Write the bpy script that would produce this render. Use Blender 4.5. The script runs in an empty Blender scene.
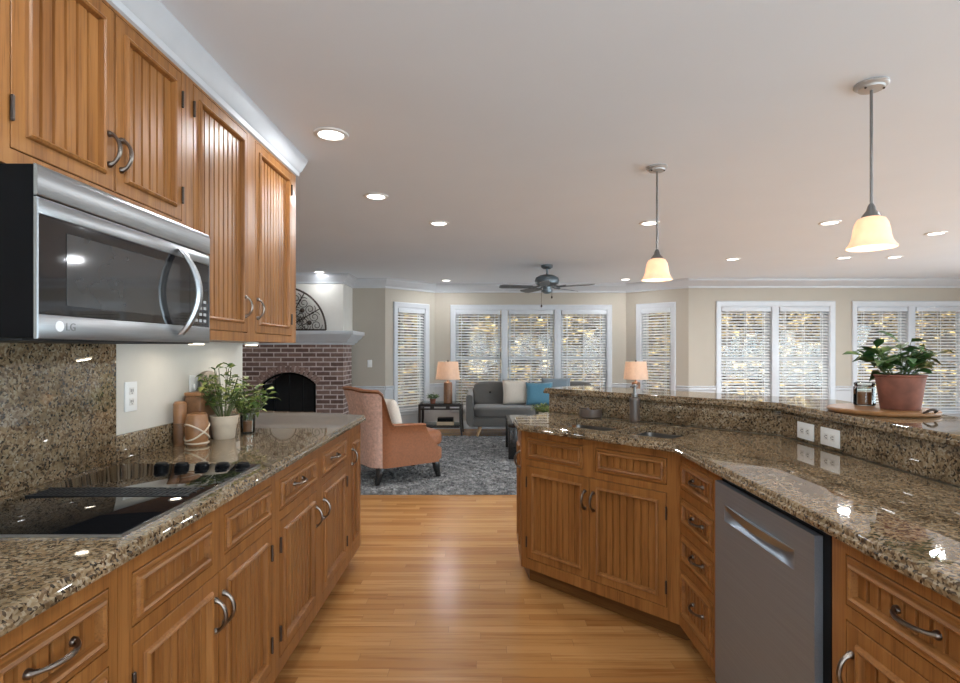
import bpy, bmesh, math, random
from mathutils import Vector, Matrix
from mathutils.geometry import tessellate_polygon

S = bpy.context.scene
COL = S.collection
R = math.radians
PI = math.pi
random.seed(7)

# ------------------------------------------------------------------ camera, sky, sun, exposure
cd = bpy.data.cameras.new('camera')
cam = bpy.data.objects.new('camera', cd)
COL.objects.link(cam)
cam.location = (0, 0, 1.33)
cam.rotation_euler = (R(90), 0, 0)
cd.sensor_width = 36
cd.lens = 542 / 960 * 36
cd.shift_x = -4 / 960
cd.shift_y = 8.5 / 960
cd.clip_start = 0.05
S.camera = cam

w = bpy.data.worlds.new('sky')
S.world = w
w.use_nodes = True
w.node_tree.nodes['Background'].inputs[0].default_value = (0.86, 0.93, 1.0, 1)
w.node_tree.nodes['Background'].inputs[1].default_value = 4.5

sd = bpy.data.lights.new('sun', 'SUN')
sun = bpy.data.objects.new('sun', sd)
COL.objects.link(sun)
sun.rotation_euler = (R(48), 0, R(-12))
sd.energy = 7.0
sd.color = (1, 0.93, 0.82)
sd.angle = R(2)

S.view_settings.view_transform = 'Standard'
S.view_settings.look = 'None'
S.view_settings.gamma = 1
S.view_settings.exposure = 0.12
S.view_settings.use_curve_mapping = False
DOWNLIGHT_W = 8.0


def fill_lamp(name, loc, rot, sx, sy, watts):
    """added area lamp at unseen window openings, to brighten the room"""
    l = bpy.data.lights.new(name, 'AREA')
    l.shape = 'RECTANGLE'
    l.size, l.size_y = sx, sy
    l.energy = watts
    l.color = (0.68, 0.88, 1.0)
    o = bpy.data.objects.new(name, l)
    COL.objects.link(o)
    o.location = loc
    o.rotation_euler = rot
    return o


fill_lamp('fill_near', (3.2, -2.12, 1.2), (R(90 + 18), 0, R(0)), 7.6, 1.5, 120)  # added area lamps, tilted up to brighten the ceiling
fill_lamp('fill_right', (8.1, 2.0, 1.2), (R(90 + 18), 0, R(90)), 7.0, 1.5, 270)

S.cycles.max_bounces = 10
S.cycles.diffuse_bounces = 6
S.cycles.sample_clamp_indirect = 6


# ------------------------------------------------------------------ materials
def new_mat(name):
    m = bpy.data.materials.new(name)
    m.use_nodes = True
    nt = m.node_tree
    return m, nt, nt.nodes['Principled BSDF']


def N(nt, typ, **kw):
    n = nt.nodes.new(typ)
    for k, v in kw.items():
        setattr(n, k, v)
    return n


def ramp(nt, fac, stops):
    r = N(nt, 'ShaderNodeValToRGB')
    el = r.color_ramp.elements
    while len(el) < len(stops):
        el.new(0.5)
    for e, (p, c) in zip(el, stops):
        e.position = p
        e.color = (*c, 1)
    nt.links.new(fac, r.inputs[0])
    return r.outputs[0]


def coords(nt, scale=(1, 1, 1), rand=False, loc=(0, 0, 0)):
    tc = N(nt, 'ShaderNodeTexCoord')
    mp = N(nt, 'ShaderNodeMapping')
    mp.inputs['Scale'].default_value = scale
    mp.inputs['Location'].default_value = loc
    src = tc.outputs['Object']
    if rand:
        oi = N(nt, 'ShaderNodeObjectInfo')
        mul = N(nt, 'ShaderNodeMath', operation='MULTIPLY')
        mul.inputs[1].default_value = 7.3
        nt.links.new(oi.outputs['Random'], mul.inputs[0])
        add = N(nt, 'ShaderNodeVectorMath', operation='ADD')
        nt.links.new(src, add.inputs[0])
        nt.links.new(mul.outputs[0], add.inputs[1])
        src = add.outputs[0]
    nt.links.new(src, mp.inputs[0])
    return mp.outputs[0]


def noise(nt, vec, scale, detail=3, rough=0.55):
    n = N(nt, 'ShaderNodeTexNoise')
    n.inputs['Scale'].default_value = scale
    n.inputs['Detail'].default_value = detail
    n.inputs['Roughness'].default_value = rough
    nt.links.new(vec, n.inputs['Vector'])
    return n.outputs['Fac']


def mix(nt, fac, a, b, mode='MIX'):
    m = N(nt, 'ShaderNodeMix', data_type='RGBA', blend_type=mode)
    for s, v in ((m.inputs[0], fac), (m.inputs[6], a), (m.inputs[7], b)):
        if hasattr(v, 'links') or hasattr(v, 'is_linked'):
            nt.links.new(v, s)
        elif isinstance(v, (int, float)):
            s.default_value = v
        else:
            s.default_value = (*v, 1)
    return m.outputs[2]


def bump(nt, p, h, strength, dist=0.01):
    b = N(nt, 'ShaderNodeBump')
    b.inputs['Strength'].default_value = strength
    b.inputs['Distance'].default_value = dist
    nt.links.new(h, b.inputs['Height'])
    nt.links.new(b.outputs[0], p.inputs['Normal'])


def plain(name, col, rough=0.5, metal=0.0, var=0.06, nscale=12, spec=None, emit=None, es=1.0):
    m, nt, p = new_mat(name)
    v = coords(nt)
    f = noise(nt, v, nscale)
    lo = tuple(c * (1 - var) for c in col)
    hi = tuple(min(1, c * (1 + var)) for c in col)
    nt.links.new(ramp(nt, f, [(0.3, lo), (0.7, hi)]), p.inputs['Base Color'])
    p.inputs['Roughness'].default_value = rough
    p.inputs['Metallic'].default_value = metal
    if spec is not None:
        p.inputs['Specular IOR Level'].default_value = spec
    if emit:
        p.inputs['Emission Color'].default_value = (*emit, 1)
        p.inputs['Emission Strength'].default_value = es
    return m


def oak(name, axis, tone=1.0):
    m, nt, p = new_mat(name)
    sc = [26, 26, 26]
    sc[axis] = 1.3
    v = coords(nt, tuple(sc), rand=True)
    f = noise(nt, v, 1.0, 5, 0.6)
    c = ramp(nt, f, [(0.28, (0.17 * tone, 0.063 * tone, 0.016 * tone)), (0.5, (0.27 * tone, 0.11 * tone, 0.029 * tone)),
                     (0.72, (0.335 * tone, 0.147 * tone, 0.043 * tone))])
    sc2 = [190, 190, 190]
    sc2[axis] = 6
    f2 = noise(nt, coords(nt, tuple(sc2), rand=True), 1.0, 2)
    pores = ramp(nt, f2, [(0.33, (0.62, 0.55, 0.5)), (0.47, (1, 1, 1))])
    nt.links.new(mix(nt, 0.7, c, pores, 'MULTIPLY'), p.inputs['Base Color'])
    p.inputs['Roughness'].default_value = 0.37
    p.inputs['Specular IOR Level'].default_value = 0.38
    bump(nt, p, f2, 0.12, 0.002)
    return m


def granite_mat(name, tone=1.0):
    m, nt, p = new_mat(name)
    v = coords(nt)
    w1 = N(nt, 'ShaderNodeTexNoise')
    w1.inputs['Scale'].default_value = 45
    nt.links.new(v, w1.inputs['Vector'])
    add = N(nt, 'ShaderNodeVectorMath', operation='MULTIPLY_ADD')
    add.inputs[1].default_value = (0.022,) * 3
    nt.links.new(w1.outputs['Color'], add.inputs[0])
    nt.links.new(v, add.inputs[2])
    vo = N(nt, 'ShaderNodeTexVoronoi')
    vo.inputs['Scale'].default_value = 150
    nt.links.new(add.outputs[0], vo.inputs['Vector'])
    sep = N(nt, 'ShaderNodeSeparateColor')
    nt.links.new(vo.outputs['Color'], sep.inputs[0])
    t = tone
    c = ramp(nt, sep.outputs[0], [(0.0, (0.025, 0.019, 0.014)), (0.12, (0.07 * t, 0.047 * t, 0.028 * t)), (0.25, (0.16 * t, 0.105 * t, 0.06 * t)),
                                  (0.5, (0.25 * t, 0.175 * t, 0.10 * t)), (0.75, (0.31 * t, 0.235 * t, 0.145 * t)), (1.0, (0.38 * t, 0.32 * t, 0.24 * t))])
    f = noise(nt, v, 7, 5, 0.65)
    big = ramp(nt, f, [(0.32, (0.52, 0.47, 0.41)), (0.5, (0.95, 0.93, 0.9)), (0.7, (1.15, 1.12, 1.08))])
    c = mix(nt, 1.0, c, big, 'MULTIPLY')
    f3 = noise(nt, v, 60, 3, 0.6)
    c = mix(nt, ramp(nt, f3, [(0.61, (0, 0, 0)), (0.69, (.85, .85, .85))]), c, (0.028, 0.022, 0.018))
    nt.links.new(c, p.inputs['Base Color'])
    p.inputs['Roughness'].default_value = 0.028
    p.inputs['Specular IOR Level'].default_value = 0.8
    return m


def floor_mat():
    m, nt, p = new_mat('oak_strip_floor')
    v0 = coords(nt)
    sx = N(nt, 'ShaderNodeSeparateXYZ')
    nt.links.new(v0, sx.inputs[0])
    dv = N(nt, 'ShaderNodeMath', operation='DIVIDE')
    dv.inputs[1].default_value = 0.058
    nt.links.new(sx.outputs[1], dv.inputs[0])
    fl = N(nt, 'ShaderNodeMath', operation='FLOOR')
    nt.links.new(dv.outputs[0], fl.inputs[0])
    wn = N(nt, 'ShaderNodeTexWhiteNoise', noise_dimensions='1D')
    nt.links.new(fl.outputs[0], wn.inputs['W'])
    sh = N(nt, 'ShaderNodeMath', operation='MULTIPLY_ADD')
    sh.inputs[1].default_value = 3.7
    nt.links.new(wn.outputs['Value'], sh.inputs[0])
    nt.links.new(sx.outputs[0], sh.inputs[2])
    cx = N(nt, 'ShaderNodeCombineXYZ')
    nt.links.new(sh.outputs[0], cx.inputs[0])
    nt.links.new(sx.outputs[1], cx.inputs[1])
    v = cx.outputs[0]
    b = N(nt, 'ShaderNodeTexBrick')
    b.offset = 0.0
    b.inputs['Color1'].default_value = (0, 0, 0, 1)
    b.inputs['Color2'].default_value = (1, 1, 1, 1)
    b.inputs['Mortar'].default_value = (0.5, 0.5, 0.5, 1)
    b.inputs['Scale'].default_value = 1
    b.inputs['Mortar Size'].default_value = 0.0
    b.inputs['Brick Width'].default_value = 0.83
    b.inputs['Row Height'].default_value = 0.058
    nt.links.new(v, b.inputs['Vector'])
    tone = ramp(nt, b.outputs['Color'], [(0, (0.35, 0.155, 0.046)), (0.5, (0.43, 0.205, 0.066)), (1, (0.51, 0.26, 0.092))])
    # grain, shifted board by board
    sc = N(nt, 'ShaderNodeVectorMath', operation='MULTIPLY_ADD')
    sc.inputs[1].default_value = (9, 9, 9)
    nt.links.new(b.outputs['Color'], sc.inputs[0])
    nt.links.new(v, sc.inputs[2])
    mp = N(nt, 'ShaderNodeMapping')
    mp.inputs['Scale'].default_value = (1.6, 30, 1)
    nt.links.new(sc.outputs[0], mp.inputs[0])
    g = noise(nt, mp.outputs[0], 1.0, 5, 0.62)
    gr = ramp(nt, g, [(0.3, (0.6, 0.5, 0.42)), (0.5, (1, 1, 1)), (0.8, (1.06, 1.06, 1.05))])
    c = mix(nt, 0.85, tone, gr, 'MULTIPLY')
    b2 = N(nt, 'ShaderNodeTexBrick')
    b2.offset = 0.0
    b2.inputs['Scale'].default_value = 1
    b2.inputs['Mortar Size'].default_value = 0.0008
    b2.inputs['Mortar Smooth'].default_value = 0
    b2.inputs['Brick Width'].default_value = 0.83
    b2.inputs['Row Height'].default_value = 0.058
    nt.links.new(v, b2.inputs['Vector'])
    c = mix(nt, b2.outputs['Fac'], c, (0.25, 0.125, 0.05))
    nt.links.new(c, p.inputs['Base Color'])
    p.inputs['Roughness'].default_value = 0.24
    bump(nt, p, g, 0.04, 0.002)
    return m


def brick_mat(name):
    m, nt, p = new_mat(name)
    tc = N(nt, 'ShaderNodeTexCoord')
    sx = N(nt, 'ShaderNodeSeparateXYZ')
    nt.links.new(tc.outputs['Object'], sx.inputs[0])
    ad = N(nt, 'ShaderNodeMath', operation='ADD')
    nt.links.new(sx.outputs[0], ad.inputs[0])
    nt.links.new(sx.outputs[1], ad.inputs[1])
    cb = N(nt, 'ShaderNodeCombineXYZ')
    nt.links.new(ad.outputs[0], cb.inputs[0])
    nt.links.new(sx.outputs[2], cb.inputs[1])
    b = N(nt, 'ShaderNodeTexBrick')
    b.inputs['Color1'].default_value = (0.115, 0.067, 0.055, 1)
    b.inputs['Color2'].default_value = (0.235, 0.155, 0.13, 1)
    b.inputs['Mortar'].default_value = (0.50, 0.43, 0.40, 1)
    b.inputs['Scale'].default_value = 1
    b.inputs['Mortar Size'].default_value = 0.009
    b.inputs['Brick Width'].default_value = 0.205
    b.inputs['Row Height'].default_value = 0.068
    nt.links.new(cb.outputs[0], b.inputs['Vector'])
    f = noise(nt, cb.outputs[0], 18, 3)
    c = mix(nt, 0.5, b.outputs['Color'], ramp(nt, f, [(0.3, (0.55, 0.5, 0.5)), (0.7, (1.25, 1.2, 1.2))]), 'MULTIPLY')
    nt.links.new(c, p.inputs['Base Color'])
    p.inputs['Roughness'].default_value = 0.85
    bump(nt, p, b.outputs['Fac'], -0.4, 0.006)
    return m


def wall_mat():
    m, nt, p = new_mat('wall_paint')
    tc = N(nt, 'ShaderNodeTexCoord')
    sx = N(nt, 'ShaderNodeSeparateXYZ')
    nt.links.new(tc.outputs['Object'], sx.inputs[0])
    gt = N(nt, 'ShaderNodeMath', operation='GREATER_THAN')
    gt.inputs[1].default_value = 0.73
    nt.links.new(sx.outputs[2], gt.inputs[0])
    f = noise(nt, coords(nt), 3)
    up = ramp(nt, f, [(0.3, (0.42, 0.375, 0.31)), (0.7, (0.44, 0.395, 0.33))])
    c = mix(nt, gt.outputs[0], (0.50, 0.51, 0.525), up)
    nt.links.new(c, p.inputs['Base Color'])
    p.inputs['Roughness'].default_value = 0.6
    return m


def steel_mat(name, col=(0.38, 0.395, 0.41), rough=0.3, axis=0, metal=1):
    m, nt, p = new_mat(name)
    sc = [260, 260, 260]
    sc[axis] = 3
    f = noise(nt, coords(nt, tuple(sc)), 1, 2)
    nt.links.new(ramp(nt, f, [(0.3, tuple(c * 0.93 for c in col)), (0.7, tuple(c * 1.05 for c in col))]), p.inputs['Base Color'])
    p.inputs['Metallic'].default_value = metal
    p.inputs['Roughness'].default_value = rough
    return m


def fabric(name, col, rough=0.9, scale=240, sheen=0.3, var=0.18):
    m, nt, p = new_mat(name)
    v = coords(nt)
    f = noise(nt, v, scale, 2)
    lo = tuple(c * (1 - var) for c in col)
    hi = tuple(min(1, c * (1 + var)) for c in col)
    nt.links.new(ramp(nt, f, [(0.3, lo), (0.7, hi)]), p.inputs['Base Color'])
    p.inputs['Roughness'].default_value = rough
    p.inputs['Sheen Weight'].default_value = sheen
    p.inputs['Sheen Roughness'].default_value = 0.4
    bump(nt, p, f, 0.15, 0.003)
    return m


def leaf_mat(name, stops, scale=25, rough=0.45):
    m, nt, p = new_mat(name)
    f = noise(nt, coords(nt), scale, 3)
    nt.links.new(ramp(nt, f, stops), p.inputs['Base Color'])
    p.inputs['Roughness'].default_value = rough
    return m


def shade_mat(name, col, trans=0.75, emit=0.0):
    m, nt, p = new_mat(name)
    out = nt.nodes['Material Output']
    f = noise(nt, coords(nt), 22, 4, 0.6)
    c = ramp(nt, f, [(0.3, tuple(x * 0.88 for x in col)), (0.7, col)])
    nt.links.new(c, p.inputs['Base Color'])
    p.inputs['Roughness'].default_value = 0.5
    tr = N(nt, 'ShaderNodeBsdfTranslucent')
    nt.links.new(c, tr.inputs[0])
    mx = N(nt, 'ShaderNodeMixShader')
    mx.inputs[0].default_value = trans
    nt.links.new(p.outputs[0], mx.inputs[1])
    nt.links.new(tr.outputs[0], mx.inputs[2])
    last = mx.outputs[0]
    if emit:
        em = N(nt, 'ShaderNodeEmission')
        nt.links.new(c, em.inputs[0])
        em.inputs[1].default_value = emit
        ad = N(nt, 'ShaderNodeAddShader')
        nt.links.new(last, ad.inputs[0])
        nt.links.new(em.outputs[0], ad.inputs[1])
        last = ad.outputs[0]
    nt.links.new(last, out.inputs[0])
    return m


def glass_mat(name, tint=(1, 1, 1), alpha=0.12, rough=0.02):
    """thin pane: mostly clear with a mirror-like coat"""
    m, nt, p = new_mat(name)
    out = nt.nodes['Material Output']
    t = N(nt, 'ShaderNodeBsdfTransparent')
    t.inputs[0].default_value = (*tint, 1)
    g = N(nt, 'ShaderNodeBsdfGlossy')
    g.inputs['Roughness'].default_value = rough
    fr = N(nt, 'ShaderNodeFresnel')
    fr.inputs[0].default_value = 1.45
    mx = N(nt, 'ShaderNodeMixShader')
    nt.links.new(fr.outputs[0], mx.inputs[0])
    nt.links.new(t.outputs[0], mx.inputs[1])
    nt.links.new(g.outputs[0], mx.inputs[2])
    nt.links.new(mx.outputs[0], out.inputs[0])
    return m


def rug_mat():
    m, nt, p = new_mat('shag_pile')
    v = coords(nt, (1.0, 2.2, 1))
    f = noise(nt, v, 11, 5, 0.7)
    f2 = noise(nt, coords(nt), 110, 2)
    c = ramp(nt, f, [(0.36, (0.06, 0.06, 0.062)), (0.5, (0.16, 0.16, 0.16)), (0.64, (0.33, 0.325, 0.315))])
    c = mix(nt, 0.7, c, ramp(nt, f2, [(0.3, (0.5, 0.5, 0.5)), (0.7, (1.3, 1.3, 1.3))]), 'MULTIPLY')
    nt.links.new(c, p.inputs['Base Color'])
    p.inputs['Roughness'].default_value = 0.95
    return m


M = dict(
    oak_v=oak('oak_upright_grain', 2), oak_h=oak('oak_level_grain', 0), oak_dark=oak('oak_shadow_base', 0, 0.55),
    granite=granite_mat('speckled_granite', 0.9), floor=floor_mat(), brick=brick_mat('brown_brick'),
    arch_brick=plain('brown_brick_piece', (0.25, 0.165, 0.14), 0.85, var=0.35, nscale=9),
    mortar=plain('mortar', (0.42, 0.36, 0.33), 0.9),
    wall=wall_mat(), kitchen_wall=plain('kitchen_wall_paint', (0.62, 0.585, 0.52), 0.6, var=0.02),
    ceiling=plain('ceiling_paint', (0.79, 0.86, 0.94), 0.75, var=0.01, nscale=2),
    trim=plain('white_trim_paint', (0.55, 0.57, 0.60), 0.35, var=0.02),
    white=plain('white_plastic', (0.82, 0.82, 0.80), 0.3, var=0.01),
    slat=shade_mat('white_blind', (0.95, 0.95, 0.95), 0.16),
    steel=steel_mat('brushed_steel'), steel_v=steel_mat('brushed_steel_upright', (0.30, 0.345, 0.40), 0.42, 0, 0.8),
    basin=steel_mat('satin_steel', (0.24, 0.23, 0.22), 0.35),
    chrome=plain('chrome', (0.75, 0.75, 0.76), 0.12, 1.0, var=0.02),
    nickel=plain('aged_pewter', (0.20, 0.165, 0.14), 0.28, 1.0, var=0.1, nscale=60),
    bronze=plain('dark_bronze', (0.075, 0.055, 0.045), 0.4, 0.8, var=0.2),
    black=plain('black_enamel', (0.006, 0.006, 0.007), 0.4, var=0.1, spec=0.08),
    blackglass=plain('black_glass', (0.006, 0.006, 0.007), 0.04, var=0.1, spec=0.7),
    greyglass=plain('oven_window', (0.035, 0.036, 0.037), 0.06, var=0.1, spec=0.8),
    soot=plain('soot_black_iron', (0.012, 0.013, 0.015), 0.6, var=0.3),
    blackwood=plain('black_lacquered_wood', (0.014, 0.012, 0.011), 0.25, var=0.2),
    espresso=plain('espresso_wood', (0.02, 0.013, 0.010), 0.3, var=0.2),
    beech=plain('light_beech', (0.45, 0.26, 0.12), 0.4, var=0.15, nscale=30),
    walnut=plain('walnut_wood', (0.17, 0.08, 0.035), 0.4, var=0.3, nscale=30),
    honey=plain('honey_wood', (0.29, 0.135, 0.055), 0.35, var=0.2, nscale=25),
    greywood=plain('grey_weathered_board', (0.36, 0.30, 0.24), 0.6, var=0.25, nscale=20),
    velvet=fabric('rust_velvet', (0.245, 0.088, 0.034), 0.6, 60, 0.0, 0.14),
    velvet_sheen=fabric('rust_velvet_sheen', (0.60, 0.41, 0.34), 0.6, 40, 0.0, 0.2),  # pale sheen of the rust velvet, put into the colour
    grey=fabric('charcoal_weave', (0.098, 0.092, 0.086)),
    cream=fabric('cream_weave', (0.55, 0.49, 0.42)),
    blue=fabric('blue_weave', (0.075, 0.20, 0.28)),
    slate=fabric('slate_weave', (0.16, 0.20, 0.23)),
    rug=rug_mat(),
    terracotta=plain('terracotta', (0.19, 0.066, 0.04), 0.75, var=0.35, nscale=14),
    cream_clay=plain('cream_clay', (0.55, 0.46, 0.35), 0.6, var=0.12),
    soil=plain('soil', (0.05, 0.03, 0.02), 0.95, var=0.4, nscale=60),
    leaf=leaf_mat('green_leaf', [(0.3, (0.025, 0.065, 0.015)), (0.46, (0.10, 0.18, 0.035)), (0.6, (0.36, 0.38, 0.11))]),
    leaf_dark=leaf_mat('deep_green_leaf', [(0.3, (0.012, 0.045, 0.012)), (0.6, (0.05, 0.13, 0.025)), (0.8, (0.14, 0.24, 0.05))], 18),
    stem=plain('green_stem', (0.09, 0.11, 0.03), 0.6),
    autumn=leaf_mat('autumn_leaf', [(0.36, (0.02, 0.015, 0.012)), (0.48, (0.10, 0.06, 0.03)), (0.56, (0.40, 0.30, 0.10)), (0.72, (0.52, 0.44, 0.25))], 4.5, 0.7),
    bark=plain('bark', (0.07, 0.055, 0.045), 0.9, var=0.4, nscale=8),
    ground=plain('leaf_litter', (0.42, 0.34, 0.22), 0.95, var=0.5, nscale=6),
    pane=glass_mat('window_pane'), clear=glass_mat('clear_glass', (0.93, 0.96, 0.95)),
    greenglass=glass_mat('table_glass', (0.78, 0.9, 0.9)),
    amber=plain('amber_contents', (0.30, 0.11, 0.04), 0.35, var=0.2),
    linen=shade_mat('linen_shade', (0.92, 0.78, 0.66), 0.6),
    alabaster=shade_mat('alabaster_glass', (1.0, 0.78, 0.58), 0.3, 0.22),
    lens=plain('lit_lens', (0.9, 0.9, 0.9), 0.5, emit=(1, 0.97, 0.92), es=6.0),
    puck=plain('lit_puck', (0.9, 0.9, 0.9), 0.5, emit=(1, 0.85, 0.6), es=4.0),
    fan=plain('pewter_blue_metal', (0.16, 0.19, 0.21), 0.35, 0.6, var=0.1),
    fan_blade=plain('grey_fan_blade', (0.10, 0.105, 0.11), 0.4, var=0.15),
    pewter=plain('brushed_pewter', (0.22, 0.215, 0.21), 0.35, 0.7, var=0.1),
    canopy=plain('pale_pewter', (.46, .45, .44), .4, .3, var=.05),
    taupe=plain('taupe_ceramic', (0.11, 0.085, 0.07), 0.3, var=0.15),
    paper=plain('book_paper', (0.6, 0.48, 0.33), 0.8),
)


# ------------------------------------------------------------------ mesh builder
class MB:
    def __init__(self):
        self.v = []
        self.f = []

    def add(self, vs, fs):
        o = len(self.v)
        self.v += [tuple(p) for p in vs]
        self.f += [tuple(i + o for i in q) for q in fs]
        return self

    def box(self, x0, x1, y0, y1, z0, z1):
        return self.add([(x0, y0, z0), (x1, y0, z0), (x1, y1, z0), (x0, y1, z0), (x0, y0, z1), (x1, y0, z1), (x1, y1, z1), (x0, y1, z1)],
                        [(0, 3, 2, 1), (4, 5, 6, 7), (0, 1, 5, 4), (1, 2, 6, 5), (2, 3, 7, 6), (3, 0, 4, 7)])

    def prism(self, poly, z0, z1, holes=()):
        loops = [list(poly)] + [list(h) for h in holes]
        flat = [p for l in loops for p in l]
        n = len(flat)
        vs = [(p[0], p[1], z0) for p in flat] + [(p[0], p[1], z1) for p in flat]
        if holes or len(poly) > 4:
            tris = tessellate_polygon([[Vector((p[0], p[1], 0)) for p in l] for l in loops])
        else:
            tris = [tuple(range(len(poly)))]
        fs = [tuple(t) for t in tris] + [tuple(i + n for i in reversed(t)) for t in tris]
        o = 0
        for l in loops:
            k = len(l)
            for i in range(k):
                a, b = o + i, o + (i + 1) % k
                fs.append((a, b, b + n, a + n))
            o += k
        return self.add(vs, fs)

    def tube(self, pts, r, n=8, closed=False, caps=True):
        pts = [Vector(p) for p in pts]
        k = len(pts)
        rs = r if isinstance(r, (list, tuple)) else [r] * k
        vs, fs = [], []
        prev = None
        for i, p in enumerate(pts):
            if closed:
                t = pts[(i + 1) % k] - pts[i - 1]
            else:
                t = pts[min(i + 1, k - 1)] - pts[max(i - 1, 0)]
            t.normalize()
            if prev is None:
                a = Vector((0, 0, 1)) if abs(t.z) < 0.9 else Vector((1, 0, 0))
                nrm = t.cross(a).normalized()
            else:
                nrm = (prev - t * prev.dot(t)).normalized()
            prev = nrm
            b = t.cross(nrm)
            for j in range(n):
                a = 2 * PI * j / n
                vs.append(p + (nrm * math.cos(a) + b * math.sin(a)) * rs[i])
        for i in range(k if closed else k - 1):
            i2 = (i + 1) % k
            for j in range(n):
                j2 = (j + 1) % n
                fs.append((i * n + j, i * n + j2, i2 * n + j2, i2 * n + j))
        if caps and not closed:
            fs.append(tuple(range(n - 1, -1, -1)))
            fs.append(tuple((k - 1) * n + j for j in range(n)))
        return self.add(vs, fs)

    def lathe(self, prof, n=24, c=(0, 0, 0), cap=True):
        vs, fs = [], []
        for (r, z) in prof:
            for j in range(n):
                a = 2 * PI * j / n
                vs.append((c[0] + r * math.cos(a), c[1] + r * math.sin(a), c[2] + z))
        k = len(prof)
        for i in range(k - 1):
            for j in range(n):
                j2 = (j + 1) % n
                fs.append((i * n + j, i * n + j2, (i + 1) * n + j2, (i + 1) * n + j))
        if cap:
            fs.append(tuple(range(n - 1, -1, -1)))
            fs.append(tuple((k - 1) * n + j for j in range(n)))
        return self.add(vs, fs)

    def ball(self, c, r, n=12, m=8):
        prof = [(r * math.sin(PI * i / m) + 1e-5, -r * math.cos(PI * i / m)) for i in range(m + 1)]
        return self.lathe(prof, n, c)

    def frame_ring(self, x0, x1, z0, z1, prof):
        """profile (inset, y) swept round a rectangle in x-z with mitred corners"""
        vs, fs = [], []
        k = len(prof)
        for (sx, sz) in ((0, 0), (1, 0), (1, 1), (0, 1)):
            for (i, y) in prof:
                vs.append((x1 - i if sx else x0 + i, y, z1 - i if sz else z0 + i))
        for c in range(4):
            d = (c + 1) % 4
            for i in range(k):
                j = (i + 1) % k
                fs.append((c * k + i, d * k + i, d * k + j, c * k + j))
        return self.add(vs, fs)

    def sweep(self, path, prof, closed=False):
        """profile (out, z) along a plan path; out is to the right of travel; mitred"""
        vs, fs = [], []
        n = len(path)
        k = len(prof)
        P = [Vector((p[0], p[1])) for p in path]
        for i in range(n):
            if closed:
                d0 = (P[i] - P[i - 1]).normalized()
                d1 = (P[(i + 1) % n] - P[i]).normalized()
            else:
                d0 = (P[i] - P[i - 1]).normalized() if i else (P[1] - P[0]).normalized()
                d1 = (P[i + 1] - P[i]).normalized() if i < n - 1 else d0
            n0 = Vector((d0.y, -d0.x))
            n1 = Vector((d1.y, -d1.x))
            mdir = (n0 + n1).normalized()
            s = 1 / max(0.2, mdir.dot(n0))
            for (o, z) in prof:
                q = P[i] + mdir * (o * s)
                vs.append((q.x, q.y, z))
        for i in range(n if closed else n - 1):
            i2 = (i + 1) % n
            for j in range(k):
                j2 = (j + 1) % k
                fs.append((i * k + j, i2 * k + j, i2 * k + j2, i * k + j2))
        if not closed:
            fs.append(tuple(range(k)))
            fs.append(tuple((n - 1) * k + j for j in reversed(range(k))))
        return self.add(vs, fs)

    def leaf(self, base, d, L, W, droop=0.3):
        d = Vector(d).normalized()
        side = d.cross(Vector((0, 0, 1)))
        if side.length < 0.05:
            side = Vector((1, 0, 0))
        side.normalize()
        side = (side + Vector((random.uniform(-.4, .4), random.uniform(-.4, .4), random.uniform(-.5, .5)))).normalized()
        up = side.cross(d).normalized()
        b = Vector(base)
        m1 = b + d * L * 0.38
        m2 = b + d * L * 0.72 - Vector((0, 0, L * droop * 0.3))
        tip = b + d * L - Vector((0, 0, L * droop))
        vs = [b, m1 + side * W * .5 + up * W * .12, m1, m1 - side * W * .5 + up * W * .12,
              m2 + side * W * .36 + up * W * .1, m2, m2 - side * W * .36 + up * W * .1, tip]
        return self.add(vs, [(0, 2, 1), (0, 3, 2), (1, 2, 5, 4), (2, 3, 6, 5), (4, 5, 7), (5, 6, 7)])

    def build(self, name, mat, parent=None, loc=None, rot=0, smooth=35, bevel=0, segs=2, recalc=True):
        me = bpy.data.meshes.new(name)
        me.from_pydata(self.v, [], self.f)
        bm = bmesh.new()
        bm.from_mesh(me)
        if recalc:
            bmesh.ops.recalc_face_normals(bm, faces=bm.faces)
        if bevel:
            bmesh.ops.remove_doubles(bm, verts=bm.verts, dist=1e-5)
            bmesh.ops.dissolve_limit(bm, angle_limit=R(1), verts=bm.verts, edges=bm.edges)
            es = [e for e in bm.edges if len(e.link_faces) == 2 and e.calc_face_angle(0) > R(30)]
            bmesh.ops.bevel(bm, geom=es, offset=bevel, segments=segs, affect='EDGES', profile=0.5, clamp_overlap=True)
        bm.to_mesh(me)
        bm.free()
        if smooth:
            me.shade_smooth()
            me.set_sharp_from_angle(angle=R(smooth))
        me.materials.append(mat)
        o = bpy.data.objects.new(name, me)
        COL.objects.link(o)
        if parent:
            o.parent = parent
        if loc:
            o.location = loc
        o.rotation_euler = (0, 0, rot)
        return o


def cushion(mb, c, size, p=4.0, n=14, puff=0.0):
    """rounded block: a cube sphere raised to a superellipsoid"""
    sx, sy, sz = (s / 2 for s in size)
    bm = bmesh.new()
    bmesh.ops.create_cube(bm, size=2)
    bmesh.ops.subdivide_edges(bm, edges=bm.edges, cuts=n, use_grid_fill=True)
    vs = []
    bm.verts.ensure_lookup_table()
    for v in bm.verts:
        q = v.co
        l = (abs(q.x) ** p + abs(q.y) ** p + abs(q.z) ** p) ** (1 / p)
        q = q / l
        k = 1 + puff * (1 - q.x * q.x) * (1 - q.y * q.y)
        vs.append((c[0] + q.x * sx, c[1] + q.y * sy, c[2] + q.z * sz * k))
    fs = [tuple(v.index for v in f.verts) for f in bm.faces]
    bm.free()
    return mb.add(vs, fs)


def tag(o, label, cat, group=None):
    o['label'] = label
    o['category'] = cat
    if group:
        o['group'] = group
    return o


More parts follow.
